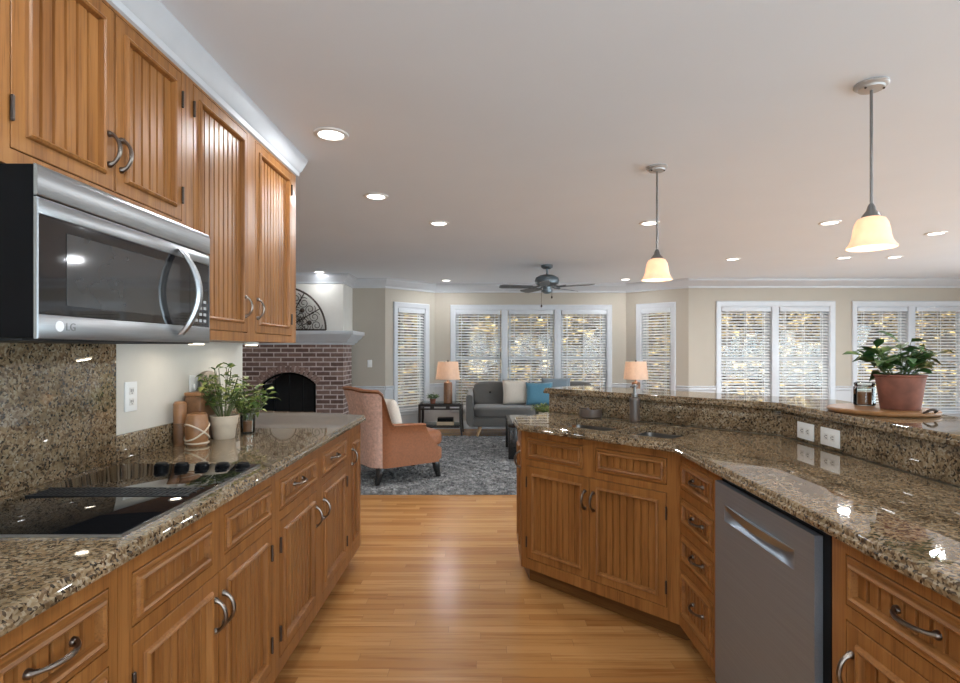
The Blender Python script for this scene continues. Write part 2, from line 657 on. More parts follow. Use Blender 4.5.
def thing(name, label, cat, loc=(0, 0, 0), rot=0, group=None):
    o = bpy.data.objects.new(name, None)
    COL.objects.link(o)
    o.location = loc
    o.rotation_euler = (0, 0, rot)
    o.empty_display_size = 0.1
    return tag(o, label, cat, group)


def struct(o):
    o['kind'] = 'structure'
    return o


def sempty(name, loc, rot=0):
    o = bpy.data.objects.new(name, None)
    COL.objects.link(o)
    o.location = loc
    o.rotation_euler = (0, 0, rot)
    return struct(o)


def copy_tree(o, parent=None):
    c = o.copy()
    COL.objects.link(c)
    if parent:
        c.parent = parent
    for ch in [x for x in bpy.data.objects if x.parent == o]:
        copy_tree(ch, c)
    return c


def lamp_light(name, typ, parent, loc, energy, col=(1, .93, .84), size=0.05, rot=(0, 0, 0)):
    l = bpy.data.lights.new(name, typ)
    l.energy = energy
    l.color = col
    if typ == 'AREA':
        l.shape = 'DISK'
        l.size = size
    else:
        l.shadow_soft_size = size
    o = bpy.data.objects.new(name, l)
    COL.objects.link(o)
    o.parent = parent
    o.location = loc
    o.rotation_euler = rot
    return o


# ================================================================== the setting
CEIL = 2.44
YB = 9.15      # back of the bay
YF = 8.45      # far wall beside the bay
BAYL, BAYR = -0.836, 2.40
FL, FR = -1.54, 3.19
XW, XL, XR, YN = -1.388, -4.2, 8.2, -2.2

struct(MB().prism([(XL, YN), (XR, YN), (XR, YF), (FR, YF), (BAYR, YB), (BAYL, YB), (FL, YF), (XL, YF)], -0.1, 0).build('floor', M['floor'], smooth=0))
struct(MB().box(XL - .3, XR + .3, YN - .3, YB + .4, CEIL, CEIL + 0.12).build('ceiling', M['ceiling'], smooth=0))


def wall(name, p0, p1, holes=(), th=0.16, z1=CEIL, mat='wall', ext=(0, 0)):
    """left-to-right as seen from the room; local x along, y outward"""
    p0, p1 = Vector(p0), Vector(p1)
    d = p1 - p0
    L = d.length
    xs = sorted({-ext[0], L + ext[1]} | {h[0] for h in holes} | {h[1] for h in holes})
    zs = sorted({0, z1} | {h[2] for h in holes} | {h[3] for h in holes})
    mb = MB()
    for a, b in zip(xs, xs[1:]):
        for c, e in zip(zs, zs[1:]):
            mx, mz = (a + b) / 2, (c + e) / 2
            if any(h[0] < mx < h[1] and h[2] < mz < h[3] for h in holes):
                continue
            mb.box(a, b, 0, th, c, e)
    return struct(mb.build(name, M[mat], loc=(p0.x, p0.y, 0), rot=math.atan2(d.y, d.x), smooth=0)), math.atan2(d.y, d.x)


WZ0, WZ1 = 0.36, 2.015
win_no = [0]


def window(p0, ang, x0, x1, panels, blinds):
    """window opening with casing, mullions, sashes and one blind for each panel"""
    win_no[0] += 1
    root = sempty('window_%d' % win_no[0], (p0[0], p0[1], 0), ang)
    cw = 0.078
    prof = [(0, 0.0), (0, -0.022), (0.012, -0.03), (0.03, -0.024), (cw - .012, -0.018), (cw, -0.012), (cw, 0.0)]
    MB().frame_ring(x0 - cw, x1 + cw, WZ0 - cw, WZ1 + cw, prof).build('casing', M['trim'], root)
    MB().box(x0 - cw - .02, x1 + cw + .02, -0.05, 0.04, WZ0 - .03, WZ0 - .005).build('window_sill', M['trim'], root, bevel=.006)
    j = MB()
    j.box(x0, x0 + .012, 0, .16, WZ0, WZ1).box(x1 - .012, x1, 0, .16, WZ0, WZ1).box(x0, x1, 0, .16, WZ1 - .012, WZ1).box(x0, x1, 0, .16, WZ0, WZ0 + .012)
    j.build('jamb', M['trim'], root, smooth=0)
    mw = 0.11
    pw = (x1 - x0 - mw * (panels - 1)) / panels
    for i in range(panels):
        a = x0 + i * (pw + mw)
        b = a + pw
        if i:
            MB().box(a - mw, a, -0.012, .15, WZ0, WZ1).build('mullion', M['trim'], root, bevel=.004)
        mid = (WZ0 + WZ1) / 2
        for (c, e, y) in ((WZ0, mid + .02, .07), (mid - .02, WZ1, .10)):
            s = MB().frame_ring(a + .012, b - .012, c + .01, e - .01, [(0, y), (0, y + .03), (.045, y + .03), (.045, y)]).build('sash', M['trim'], root, smooth=0)
            MB().box(a + .05, b - .05, y + .012, y + .016, c + .05, e - .05).build('glass', M['pane'], s, smooth=0)
        if not blinds:
            continue
        bl = thing('window_blind', blinds[i], 'window blind', group='white slatted window blinds')
        bl.location = (p0[0], p0[1], 0)
        bl.rotation_euler = (0, 0, ang)
        MB().box(a + .016, b - .016, -0.012, .055, WZ1 - .085, WZ1 - .014).build('headrail', M['trim'], bl, bevel=.004)
        sl = MB()
        z = WZ1 - .11
        t = R(27)
        hw = .024
        while z > WZ0 + .05:
            dy, dz = hw * math.cos(t), hw * math.sin(t)
            yc = .028
            for (q, h) in ((0, 0),):
                sl.add([(a + .018, yc - dy, z - dz), (b - .018, yc - dy, z - dz), (b - .018, yc + dy, z + dz), (a + .018, yc + dy, z + dz),
                        (a + .018, yc - dy, z - dz + .003), (b - .018, yc - dy, z - dz + .003), (b - .018, yc + dy, z + dz + .003), (a + .018, yc + dy, z + dz + .003)],
                       [(0, 3, 2, 1), (4, 5, 6, 7), (0, 1, 5, 4), (1, 2, 6, 5), (2, 3, 7, 6), (3, 0, 4, 7)])
            z -= .046
        sl.build('slats', M['slat'], bl, smooth=0)
        MB().box(a + .018, b - .018, .005, .05, WZ0 + .014, WZ0 + .032).build('bottom_rail', M['slat'], bl, bevel=.003)
        cr = MB()
        for fx in ((.2, .8) if pw < .6 else (.14, .5, .86)):
            for yy in (0.0, .055):
                cr.box(a + pw * fx - .004, a + pw * fx + .004, yy, yy + .002, WZ0 + .02, WZ1 - .08)
        cr.build('ladder_cord', M['slat'], bl, smooth=0)
    return root


# far walls, left to right
wall('wall_far_left', (XL, YF), (FL, YF))
L = .993
o, a1 = wall('wall_bay_left', (FL, YF), (BAYL, YB), [(.23, .79, WZ0, WZ1)], ext=(0, .06))
window((FL, YF), a1, .23, .79, 1, ['white slatted blind in the narrow window left of the left table lamp'])
o, a2 = wall('wall_bay_back', (BAYL, YB), (BAYR, YB), [(.346, 2.916, WZ0, WZ1)], ext=(.06, .06))
window((BAYL, YB), a2, .346, 2.916, 3, ['white slatted blind in the left panel of the triple window behind the sofa',
                                       'white slatted blind in the middle panel of the triple window behind the sofa',
                                       'white slatted blind in the right panel of the triple window behind the sofa'])
o, a3 = wall('wall_bay_right', (BAYR, YB), (FR, YF), [(.265, .777, WZ0, WZ1)], ext=(.06, 0))
window((BAYR, YB), a3, .265, .777, 1, ['white slatted blind in the narrow window behind the right table lamp'])
o, a4 = wall('wall_far_right', (FR, YF), (XR, YF), [(3.69 - FR, 5.39 - FR, WZ0, WZ1), (5.81 - FR, 7.52 - FR, WZ0, WZ1)])
window((FR, YF), a4, 3.69 - FR, 5.39 - FR, 2, ['white slatted blind, left half of the double window left of the big terracotta pot',
                                              'white slatted blind, right half of the double window left of the big terracotta pot'])
window((FR, YF), a4, 5.81 - FR, 7.52 - FR, 2, ['white slatted blind directly behind the terracotta potted plant',
                                              'white slatted blind at the right edge of the photo'])
# remaining shell, mostly outside the photo
o, a5 = wall('wall_right', (XR, YF), (XR, YN), [(1.6, 4.4, WZ0, WZ1), (5.6, 9.4, WZ0, WZ1)])
window((XR, YF), a5, 1.6, 4.4, 3, None)  # unseen windows added in this wall to let more light in
window((XR, YF), a5, 5.6, 9.4, 4, None)
o, a6 = wall('wall_near', (XR, YN), (XW, YN), [(1.0, 4.4, WZ0, WZ1), (5.4, 8.8, WZ0, WZ1)])
window((XR, YN), a6, 1.0, 4.4, 4, None)  # unseen windows added behind the camera for the area lamp
window((XR, YN), a6, 5.4, 8.8, 4, None)
struct(MB().box(XW - .13, XW, YN, 3.115, 0, CEIL).build('wall_kitchen', M['kitchen_wall'], smooth=0))
struct(MB().box(XL, XW - .13, 2.985, 3.115, 0, CEIL).build('wall_partition', M['wall'], smooth=0))
wall('wall_left', (XL, 2.985), (XL, YF))

# chimney breast above the mantel
CX0, CX1, CY = -3.62, -2.05, 7.9
struct(MB().box(CX0, CX1, CY, YF, 1.45, CEIL).build('wall_chimney', plain('lit_chimney_wall', (0.70, 0.67, 0.62), .6, var=.02), smooth=0))  # paler than the walls: the ceiling light's glow put into the colour

crown = [(0, CEIL), (0, CEIL - .145), (.016, CEIL - .14), (.02, CEIL - .115), (.034, CEIL - .105), (.078, CEIL - .045), (.088, CEIL - .035), (.092, CEIL - .012), (.105, CEIL - .008), (.105, CEIL)]
path = [(XL, YF), (CX0, YF), (CX0, CY), (CX1, CY), (CX1, YF), (FL, YF), (BAYL, YB), (BAYR, YB), (FR, YF), (XR, YF), (XR, YN)]
struct(MB().sweep(path, crown).build('trim_1', M['trim'], smooth=30))
# crown on the upper cabinets
uc = [(0, CEIL), (0, CEIL - .112), (.010, CEIL - .108), (.012, CEIL - .085), (.022, CEIL - .075), (.04, CEIL - .03), (.045, CEIL - .02), (.047, CEIL - .006), (.05, CEIL)]
struct(MB().sweep([(-1.08, -0.2), (-1.08, 3.125), (XW, 3.125)], uc).build('trim_2', M['trim'], smooth=30))


def rail_run(p0, p1, gaps, prof, mb):
    p0, p1 = Vector(p0), Vector(p1)
    d = (p1 - p0).normalized()
    L = (p1 - p0).length
    x = 0
    for g0, g1 in list(gaps) + [(L, L)]:
        if g0 > x + .01:
            q0, q1 = p0 + d * x, p0 + d * g0
            mb.sweep([q0, q1], prof)
        x = g1


def run_all(name, prof, low):
    segs = [((XL, YF), (CX0, YF), []), ((CX1, YF), (FL, YF), []), ((FL, YF), (BAYL, YB), [(.15, .87)]),
            ((BAYL, YB), (BAYR, YB), [(.266, 2.996)]), ((BAYR, YB), (FR, YF), [(.185, .87)]),
            ((FR, YF), (XR, YF), [(3.61 - FR, 5.47 - FR), (5.73 - FR, 7.60 - FR)])]
    mb = MB()
    for p0, p1, g in segs:
        rail_run(p0, p1, [] if low else g, prof, mb)
    return struct(mb.build(name, M['trim'], smooth=30))


run_all('trim_3', [(0, .705), (0.012, .705), (.02, .715), (.014, .735), (.022, .745), (.03, .757), (.012, .768), (0, .768)], False)
run_all('baseboard_far', [(0, 0.002), (.016, 0.002), (.016, .11), (.008, .135), (0, .135)], True)


# ------------------------------------------------------------------ fireplace
fp = thing('fireplace', 'brown brick fireplace with arched black firebox and white mantel', 'fireplace', (0, 0, 0))
fx = (CX0 + CX1) / 2 - .005
aw, zs, zt, zh = .40, .84, 1.01, .38
Rarc = (aw * aw + (zt - zs) ** 2) / (2 * (zt - zs))
zc = zt - Rarc
amax = math.asin(aw / Rarc)
arc = [(fx + Rarc * math.sin(amax - 2 * amax * i / 16), zc + Rarc * math.cos(amax - 2 * amax * i / 16)) for i in range(17)]
poly = [(CX0 - .005, 0.003), (CX0 - .005, 1.45), (CX1 + .005, 1.45), (CX1 + .005, 0.003), (fx + aw, 0.003)] + arc + [(fx - aw, 0.003)]
mb = MB().prism(poly, 0, .50)
mb.v = [(x, 7.87 + z, y) for (x, y, z) in mb.v]
mb.build('brick_surround', M['brick'], fp, smooth=0)
mb = MB()
nb = 15
for i in range(nb):
    t0 = -amax * 1.04 + 2.08 * amax * i / nb + .019
    t1 = -amax * 1.04 + 2.08 * amax * (i + 1) / nb - .019
    pts = [(fx + r * math.sin(t), zc + r * math.cos(t)) for r, t in ((Rarc - .004, t0), (Rarc - .004, t1), (Rarc + .1, t1), (Rarc + .1, t0))]
    k = MB().prism(pts, 0, .05)
    k.v = [(x, 7.858 + z, y) for (x, y, z) in k.v]
    mb.add(k.v, k.f)
mb.build('brick_arch', M['arch_brick'], fp, smooth=0, bevel=.004)
mb = MB().box(fx - aw + .003, fx + aw - .003, 8.30, 8.34, .003, zt - .01)
mb.box(fx - aw + .003, fx - aw + .02, 7.93, 8.30, .003, zs - .02).box(fx + aw - .02, fx + aw - .003, 7.93, 8.30, .003, zs - .02)
mb.build('firebox', M['soot'], fp, smooth=0)
fr = MB()
apts = [(fx + (Rarc - .02) * math.sin(-amax * .95 + 1.9 * amax * i / 14), 7.91, zc + (Rarc - .02) * math.cos(-amax * .95 + 1.9 * amax * i / 14)) for i in range(15)]
fr.tube([(fx - aw + .02, 7.91, zh)] + apts + [(fx + aw - .02, 7.91, zh)], .014, 6)
fr.tube([(fx, 7.91, zh), (fx, 7.91, zt - .02)], .008, 6)
for s in (-1, 1):
    fr.tube([(fx + s * .2, 7.91, zh), (fx + s * .2, 7.91, zt - .06)], .006, 6)
fr.build('screen_frame', M['black'], fp)
mb = MB().box(fx - aw + .004, fx + aw - .004, 7.5, 8.30, .003, zh).box(CX0, CX1, 7.45, 7.868, .003, zh)
mb.build('hearth', M['brick'], fp, smooth=0)
mp = [(0, 1.408), (.03, 1.408), (.035, 1.43), (.07, 1.44), (.09, 1.475), (.13, 1.50), (.165, 1.545), (.18, 1.55), (.185, 1.56), (.185, 1.60), (.18, 1.605), (0, 1.605)]
mb = MB().sweep([(CX0 - .006, YF - .01), (CX0 - .006, 7.868), (CX1 + .006, 7.868), (CX1 + .006, YF - .01)], mp)
mb.build('mantel_shelf', M['trim'], fp, smooth=30)

# half-round iron art on the mantel
art = thing('wall_art', 'half round dark iron scrollwork panel standing on the white mantel', 'wall decor', (-2.91, 7.85, 1.607))
rad = .62
mb = MB()
mb.tube([(rad * math.cos(PI * i / 32), 0, .014 + rad * math.sin(PI * i / 32)) for i in range(33)], .014, 8)
mb.tube([(-rad, 0, .014), (rad, 0, .014)], .014, 8)
mb.build('rim', M['bronze'], art)
mb = MB()
mb.tube([(.19 * math.cos(PI * i / 16), 0, .014 + .19 * math.sin(PI * i / 16)) for i in range(17)], .009, 6)
for k in range(1, 6):
    a = PI * k / 6
    mb.tube([(.19 * math.cos(a), 0, .014 + .19 * math.sin(a)), (rad * math.cos(a), 0, .014 + rad * math.sin(a))], .008, 6)
for k in range(12):
    a = PI * (k + .5) / 12
    for rr, s0 in ((.33, .07), (.49, .085), (.27, .05)):
        c = Vector((rr * math.cos(a), 0, .014 + rr * math.sin(a)))
        pts = []
        for i in range(22):
            q = i / 21
            th = a + (1 if k % 2 else -1) * q * 3.4 * PI
            pts.append(c + Vector((math.cos(th), 0, math.sin(th))) * s0 * (1 - .8 * q))
        mb.tube(pts, .0055, 5)
mb.build('scrollwork', M['bronze'], art)
for k in range(6):
    a = PI * (k + .5) / 6
    rr = .40
    MB().ball((rr * math.cos(a), -.012, .014 + rr * math.sin(a)), .036, 10, 6).build('rosette', M['bronze'], art)

# ================================================================== kitchen cabinets
FWD, FWR = .055, .030


def tube_handle(name, parent, x, z, vertical, L=.088):
    mb = MB()
    pts = []
    for i in range(13):
        t = -1 + 2 * i / 12
        out = -.006 - .026 * (1 - t * t) ** .7
        pts.append((x, out, z + t * L / 2) if vertical else (x + t * L / 2, out, z))
    rr = [.0075 if i in (0, 12) else .0048 + .0012 * (1 - abs(-1 + i / 6)) for i in range(13)]
    mb.tube(pts, rr, 8)
    for s in (-1, 1):
        c = (x, 0, z + s * L / 2) if vertical else (x + s * L / 2, 0, z)
        q = Vector(c)
        mb.tube([q + Vector((0, .002, 0)), q + Vector((0, -.006, 0)), q + Vector((0, -.010, 0))], [.010, .009, .006], 10)
    return mb.build(name, M['nickel'], parent)


def front(parent, kind, x0, x1, z0, z1, handle=None, hinge=None, loc=None, rot=0):
    """inset door or drawer front: mitred moulded frame, beadboard panel, pull, hinges; local origin at its lower left"""
    g = .003
    x0, x1, z0, z1 = x0 + g, x1 - g, z0 + g, z1 - g
    wd, h = x1 - x0, z1 - z0
    fw = FWD if kind == 'door' else FWR
    prof = [(0, .019), (0, .001), (.002, 0), (fw - .018, 0), (fw - .015, -.007), (fw - .009, -.0105), (fw - .004, -.007), (fw, .0075), (fw, .019)]
    d = MB().frame_ring(0, wd, 0, h, prof).build(kind, M['oak_v' if kind == 'door' else 'oak_h'], parent, loc=loc or (x0, -.001, z0), rot=rot, smooth=25)
    a, b = fw - .002, wd - fw + .002
    nb = max(2, round((b - a) / .037))
    pts = [(a, .008)]
    for i in range(1, nb):
        xx = a + (b - a) * i / nb
        pts += [(xx - .005, .008), (xx - .0025, .0155), (xx + .0025, .0155), (xx + .005, .008)]
    pts.append((b, .008))
    vs, fs = [], []
    for (px, py) in pts:
        vs += [(px, py, fw - .002), (px, py, h - fw + .002)]
    for i in range(len(pts) - 1):
        fs.append((2 * i, 2 * i + 2, 2 * i + 3, 2 * i + 1))
    n = len(vs)
    vs += [(a, .018, fw - .002), (b, .018, fw - .002), (b, .018, h - fw + .002), (a, .018, h - fw + .002)]
    fs.append((n, n + 3, n + 2, n + 1))
    MB().add(vs, fs).build('beadboard_panel', M['oak_v'], d, smooth=0, recalc=False)
    if handle == 'h':
        tube_handle('handle', d, wd / 2, h / 2, False, .104)
        for c in [x for x in d.children if x.name.startswith('handle')]:
            c.location.y = .008
    elif handle:
        hx = {'l': .021, 'r': wd - .021}[handle[0]]
        hz = {'t': h - .115, 'b': .115}[handle[1]]
        tube_handle('handle', d, hx, hz, True)
    if hinge:
        hx = -.001 if hinge == 'l' else wd + .001
        for hz in (.09, h - .09):
            mb = MB().tube([(hx, -.004, hz - .024), (hx, -.004, hz + .024)], .0045, 8)
            mb.ball((hx, -.004, hz + .026), .005, 8, 5).ball((hx, -.004, hz - .026), .005, 8, 5)
            mb.build('hinge', M['bronze'], d)
    return d


def cabinet(name, label, cat, origin, rot, width, z0, z1, plan, openings, group=None, toe=True, hollow=()):
    base = 0 if toe else z0
    r = thing(name, label, cat, (origin[0], origin[1], base), rot, group)
    a, b = z0 - base, z1 - base
    MB().prism(plan, a, b, hollow).build('cabinet_body', M['oak_v'], r, smooth=0)
    xs = sorted({0, width} | {q for o in openings for q in (o[1], o[2])})
    zs = sorted({z0, z1} | {q for o in openings for q in (o[3], o[4])})
    mb = MB()
    for p, q in zip(xs, xs[1:]):
        run = None
        for c, e in zip(zs, zs[1:]):
            mx, mz = (p + q) / 2, (c + e) / 2
            if any(o[1] < mx < o[2] and o[3] < mz < o[4] for o in openings):
                continue
            mb.box(p, q, 0, .0198, c - base, e - base)
    mb.build('face_frame', M['oak_v'], r, smooth=0)
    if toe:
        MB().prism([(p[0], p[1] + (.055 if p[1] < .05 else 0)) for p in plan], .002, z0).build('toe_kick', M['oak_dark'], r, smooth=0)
    for o in openings:
        front(r, o[0], o[1], o[2], o[3] - base, o[4] - base, *(o[5:]))
    return r


CT0, CT1 = .878, .914
B0, B1 = .1, CT0 - .001
DR = (.715, .838)
DO = (.157, .680)
XF = -.778


def plan_rect(wd, depth=.605):
    return [(0, .02), (wd, .02), (wd, depth), (0, depth)]


rl = R(90)
# left run, near to far
cabinet('base_cabinet', 'oak drawer base cabinet at the near left corner, left of the cooktop base', 'cabinet', (XF, .80), rl, .35, B0, B1, plan_rect(.35),
        [('drawer', .04, .325, DR[0] - .006, DR[1], 'h'), ('drawer', .04, .325, .53, .675, 'h'), ('drawer', .04, .325, .345, .49, 'h'), ('drawer', .04, .325, .157, .305, 'h')])
cabinet('base_cabinet', 'oak base cabinet under the black cooktop with two doors and two small panels', 'cabinet', (XF, 1.152), rl, .868, B0, B1, plan_rect(.868),
        [('drawer', .045, .40, DR[0], DR[1]), ('drawer', .472, .83, DR[0], DR[1]),
         ('door', .045, .437, DO[0], DO[1], 'rt', 'l'), ('door', .440, .83, DO[0], DO[1], 'lt', 'r')])
cabinet('base_cabinet', 'oak base cabinet right of the cooktop base with two drawers over two doors', 'cabinet', (XF, 2.022), rl, 1.09, B0, B1, plan_rect(1.09),
        [('drawer', .04, .498, DR[0], DR[1], 'h'), ('drawer', .578, 1.045, DR[0], DR[1], 'h'),
         ('door', .04, .498, DO[0], DO[1], 'rt', 'l'), ('door', .578, 1.045, DO[0], DO[1], 'lt', 'r')])
pl = [(0, .02), (.295, .02), (.47, .37), (.56, .75), (.02, .75), (.02, .605), (0, .605)]
cabinet('base_cabinet', 'narrow oak base cabinet with one tall door at the far end of the left counter', 'cabinet', (XF, 3.114), rl, .30, B0, B1, pl,
        [('door', .05, .275, DO[0], .82, 'lt', None)])

# left worktop
def slab(name, label, cat, poly, holes=(), z0=CT0, z1=CT1, inset=.007):
    """polished slab with a stepped, rounded edge"""
    def off(p, d):
        n = len(p)
        out = []
        for i in range(n):
            a, b, c = Vector(p[i - 1]), Vector(p[i]), Vector(p[(i + 1) % n])
            d0, d1 = (b - a).normalized(), (c - b).normalized()
            n0, n1 = Vector((-d0.y, d0.x)), Vector((-d1.y, d1.x))
            m = (n0 + n1).normalized()
            q = b + m * (d / max(.3, m.dot(n0)))
            out.append((q.x, q.y))
        return out
    area = sum(poly[i - 1][0] * poly[i][1] - poly[i][0] * poly[i - 1][1] for i in range(len(poly)))
    if area < 0:
        poly = list(reversed(poly))
    h = z1 - z0
    rings = [(.004, z0), (0, z0 + .003), (0, z0 + h * .42), (.003, z0 + h * .52), (inset * .9, z0 + h * .56), (inset, z0 + h * .62), (inset, z0 + h * .80), (inset + .002, z0 + h * .92), (inset + .006, z1)]
    n = len(poly)
    vs, fs = [], []
    for (d, z) in rings:
        vs += [(x, y, z) for (x, y) in off(poly, d)]
    for k in range(len(rings) - 1):
        for i in range(n):
            j = (i + 1) % n
            fs.append((k * n + i, k * n + j, (k + 1) * n + j, (k + 1) * n + i))
    hv = [q for hh in holes for q in hh]
    top = off(poly, rings[-1][0])
    o1 = len(vs)
    vs += [(x, y, z1) for (x, y) in hv]
    o0 = len(vs)
    vs += [(x, y, z0) for (x, y) in hv]
    loops = [[Vector((x, y, 0)) for (x, y) in top]] + [[Vector((x, y, 0)) for (x, y) in hh] for hh in holes]
    base = (len(rings) - 1) * n
    for t in tessellate_polygon(loops):
        fs.append(tuple(base + i if i < n else o1 + i - n for i in t))
        fs.append(tuple(i if i < n else o0 + i - n for i in reversed(t)))
    k = 0
    for hh in holes:
        m = len(hh)
        for i in range(m):
            j = (i + 1) % m
            fs.append((o1 + k + i, o1 + k + j, o0 + k + j, o0 + k + i))
        k += m
    ob = MB().add(vs, fs).build(name, M['granite'], smooth=28)
    return tag(ob, label, cat)


slab('granite_worktop', 'polished brown granite worktop of the left run holding the cooktop', 'countertop',
     [(-.756, .79), (-.756, 3.47), (-1.15, 3.64), (-1.6, 3.74), (-1.6, 3.119), (XW + .002, 3.119), (XW + .002, .79)])
tag(MB().box(XW + .001, XW + .02, .79, 2.018, CT1 + .0005, 1.352).build('granite_backsplash', M['granite'], bevel=.002),
    'tall granite backsplash panel behind the cooktop under the microwave', 'backsplash')
tag(MB().box(XW + .001, XW + .02, 2.019, 3.113, CT1 + .0005, 1.008).build('granite_backsplash', M['granite'], bevel=.002),
    'low granite backsplash strip behind the plants on the left counter', 'backsplash')

# upper cabinets
XU = -1.08
cabinet('wall_cabinet', 'oak wall cabinet with two beadboard doors above the microwave', 'cabinet', (XU, 1.196), rl, .768, 1.752, CEIL - .004, plan_rect(.768, .305),
        [('door', .038, .388, 1.79, 2.318, 'rb', 'l'), ('door', .391, .742, 1.79, 2.318, 'lb', 'r')], toe=False)
cabinet('wall_cabinet', 'taller oak wall cabinet right of the microwave with two narrow doors', 'cabinet', (XU, 1.966), rl, 1.145, 1.37, CEIL - .004, plan_rect(1.145, .305),
        [('door', .045, .507, 1.408, 2.318, 'rb', 'l'), ('door', .59, 1.07, 1.408, 2.318, 'lb', 'r')], toe=False)
for i, (y, lb) in enumerate(((2.28, 'small round puck light under the tall wall cabinet, nearer the microwave'), (2.82, 'small round puck light under the tall wall cabinet, farther from the microwave'))):
    t = thing('puck_light', lb, 'light', (-1.21, y, 1.352), 0, 'puck lights under the wall cabinet')
    MB().lathe([(.034, .004), (.036, .008), (.036, .0175)], 20).build('housing', M['white'], t)
    MB().lathe([(.028, .0), (.030, .0038)], 20).build('lens', M['puck'], t)
    lamp_light('puck_lamp', 'AREA', t, (0, 0, -.003), .4, (1, .9, .75), .05)

# ------------------------------------------------------------------ microwave
mw = thing('microwave', 'stainless over the range microwave with black side and bowed handle', 'microwave', (-.985, 1.196, 1.355), rl)
W = .752
MB().box(0, W, .0095, .398, .002, .388).build('case', M['black'], mw, bevel=.004)
mb = MB()
vp = [(.009, .318), (.002, .318), (0, .321), (0, .372), (.002, .383), (.006, .388), (.009, .388)]
n = len(vp)
mb.add([(0, y, z) for y, z in vp] + [(W, y, z) for y, z in vp],
       [(i, (i + 1) % n, n + (i + 1) % n, n + i) for i in range(n)] + [tuple(range(n)), tuple(range(2 * n - 1, n - 1, -1))])
mb.build('vent_panel', M['steel'], mw, smooth=40)
dr = MB().frame_ring(0, W, 0, .315, [(0, .009), (0, .002), (.002, 0), (.003, 0), (.003, .009)]).build('door', M['steel'], mw, smooth=30)
MB().box(.003, W - .003, 0, .009, .278, .312).box(.003, W - .003, 0, .009, .003, .055).build('door_rails', M['steel'], dr, bevel=.0015)
MB().box(.004, W - .13, .002, .009, .056, .277).build('door_glass', M['blackglass'], dr, smooth=0)
MB().box(.085, W - .19, .0008, .003, .08, .25).build('oven_window', M['greyglass'], dr, smooth=0)
MB().box(W - .128, W - .004, .002, .009, .056, .277).build('control_panel', M['blackglass'], mw, smooth=0)
kb = MB()
for r_ in range(4):
    for c_ in range(3):
        kb.box(W - .098 + c_ * .028, W - .080 + c_ * .028, .0012, .0022, .072 + r_ * .022, .082 + r_ * .022)
kb.build('keypad', plain('grey_print', (.30, .31, .31), .5), mw, smooth=0)
hx = .555
pts = [(hx + .012 * math.sin(PI * i / 16), -.003 - .055 * math.sin(PI * i / 16) ** .8, .024 + .276 * i / 16) for i in range(17)]
mb = MB()
for s in range(1):
    ring = []
    prof = [(-.013, 0), (-.008, -.009), (.008, -.009), (.013, 0), (.008, .006), (-.008, .006)]
    vs, fs = [], []
    for p in pts:
        for (a, b) in prof:
            vs.append((p[0] + a, p[1] + b, p[2]))
    k = len(prof)
    for i in range(len(pts) - 1):
        for j in range(k):
            fs.append((i * k + j, i * k + (j + 1) % k, (i + 1) * k + (j + 1) % k, (i + 1) * k + j))
    fs += [tuple(range(k)), tuple((len(pts) - 1) * k + j for j in reversed(range(k)))]
    mb.add(vs, fs)
h_ = mb.build('handle', M['steel'], dr, smooth=40)


def text_mesh(name, body, size, mat, parent, loc, rot=(R(90), 0, 0), depth=.0004):
    c = bpy.data.curves.new(name, 'FONT')
    c.body = body
    c.size = size
    c.extrude = depth
    c.align_x = 'LEFT'
    t = bpy.data.objects.new(name, c)
    COL.objects.link(t)
    dg = bpy.context.evaluated_depsgraph_get()
    me = bpy.data.meshes.new_from_object(t.evaluated_get(dg))
    bpy.data.objects.remove(t)
    me.materials.clear()
    me.materials.append(mat)
    o = bpy.data.objects.new(name, me)
    COL.objects.link(o)
    o.parent = parent
    o.location = loc
    o.rotation_euler = rot
    return o


lm = plain('logo_print', (.75, .76, .77), .35, var=.01)
mb = MB().lathe([(.0125, 0), (.0125, .001)], 24)
mb.v = [(x + .062, -z, y + .030) for (x, y, z) in mb.v]
lg = mb.build('logo_disc', lm, dr)
text_mesh('logo_letters', 'LG', .026, plain('logo_grey', (.18, .18, .18), .4, var=.01), dr, (.080, -.0006, .021))
MB().box(.02, W - .02, .05, .39, -.004, .0018).build('underside_grille', M['soot'], mw, smooth=0)

# ------------------------------------------------------------------ cooktop
ck = thing('cooktop', 'black glass cooktop with centre vent grille set into the left counter', 'cooktop', (0, 0, CT1))
MB().box(-1.30, -.805, 1.203, 1.945, .0004, .008).build('glass_top', M['blackglass'], ck, bevel=.002)
ring = MB().frame_ring(-1.3015, -.8035, 1.2015, 1.9465, [(0, .0004), (0, .0066), (.0013, .0066), (.0013, .0004)])
ring.v = [(x, z, y) for (x, y, z) in ring.v]
ring.build('steel_rim', M['steel'], ck)
gr = MB()
for i in range(30):
    x = -1.268 + .43 * i / 29
    gr.box(x - .0035, x + .0035, 1.517, 1.593, .008, .0105)
gr.box(-1.28, -.825, 1.510, 1.517, .008, .0105).box(-1.28, -.825, 1.593, 1.600, .008, .0105).box(-1.28, -.825, 1.552, 1.558, .008, .0103)
gr.build('vent_grille', M['soot'], ck, smooth=0)
for i in range(5):
    x = -1.14 + .072 * i
    MB().lathe([(.024, .008), (.024, .010), (.021, .012), (.020, .016), (.017, .018)], 18, (x, 1.916, 0)).build('knob', M['black'], ck)

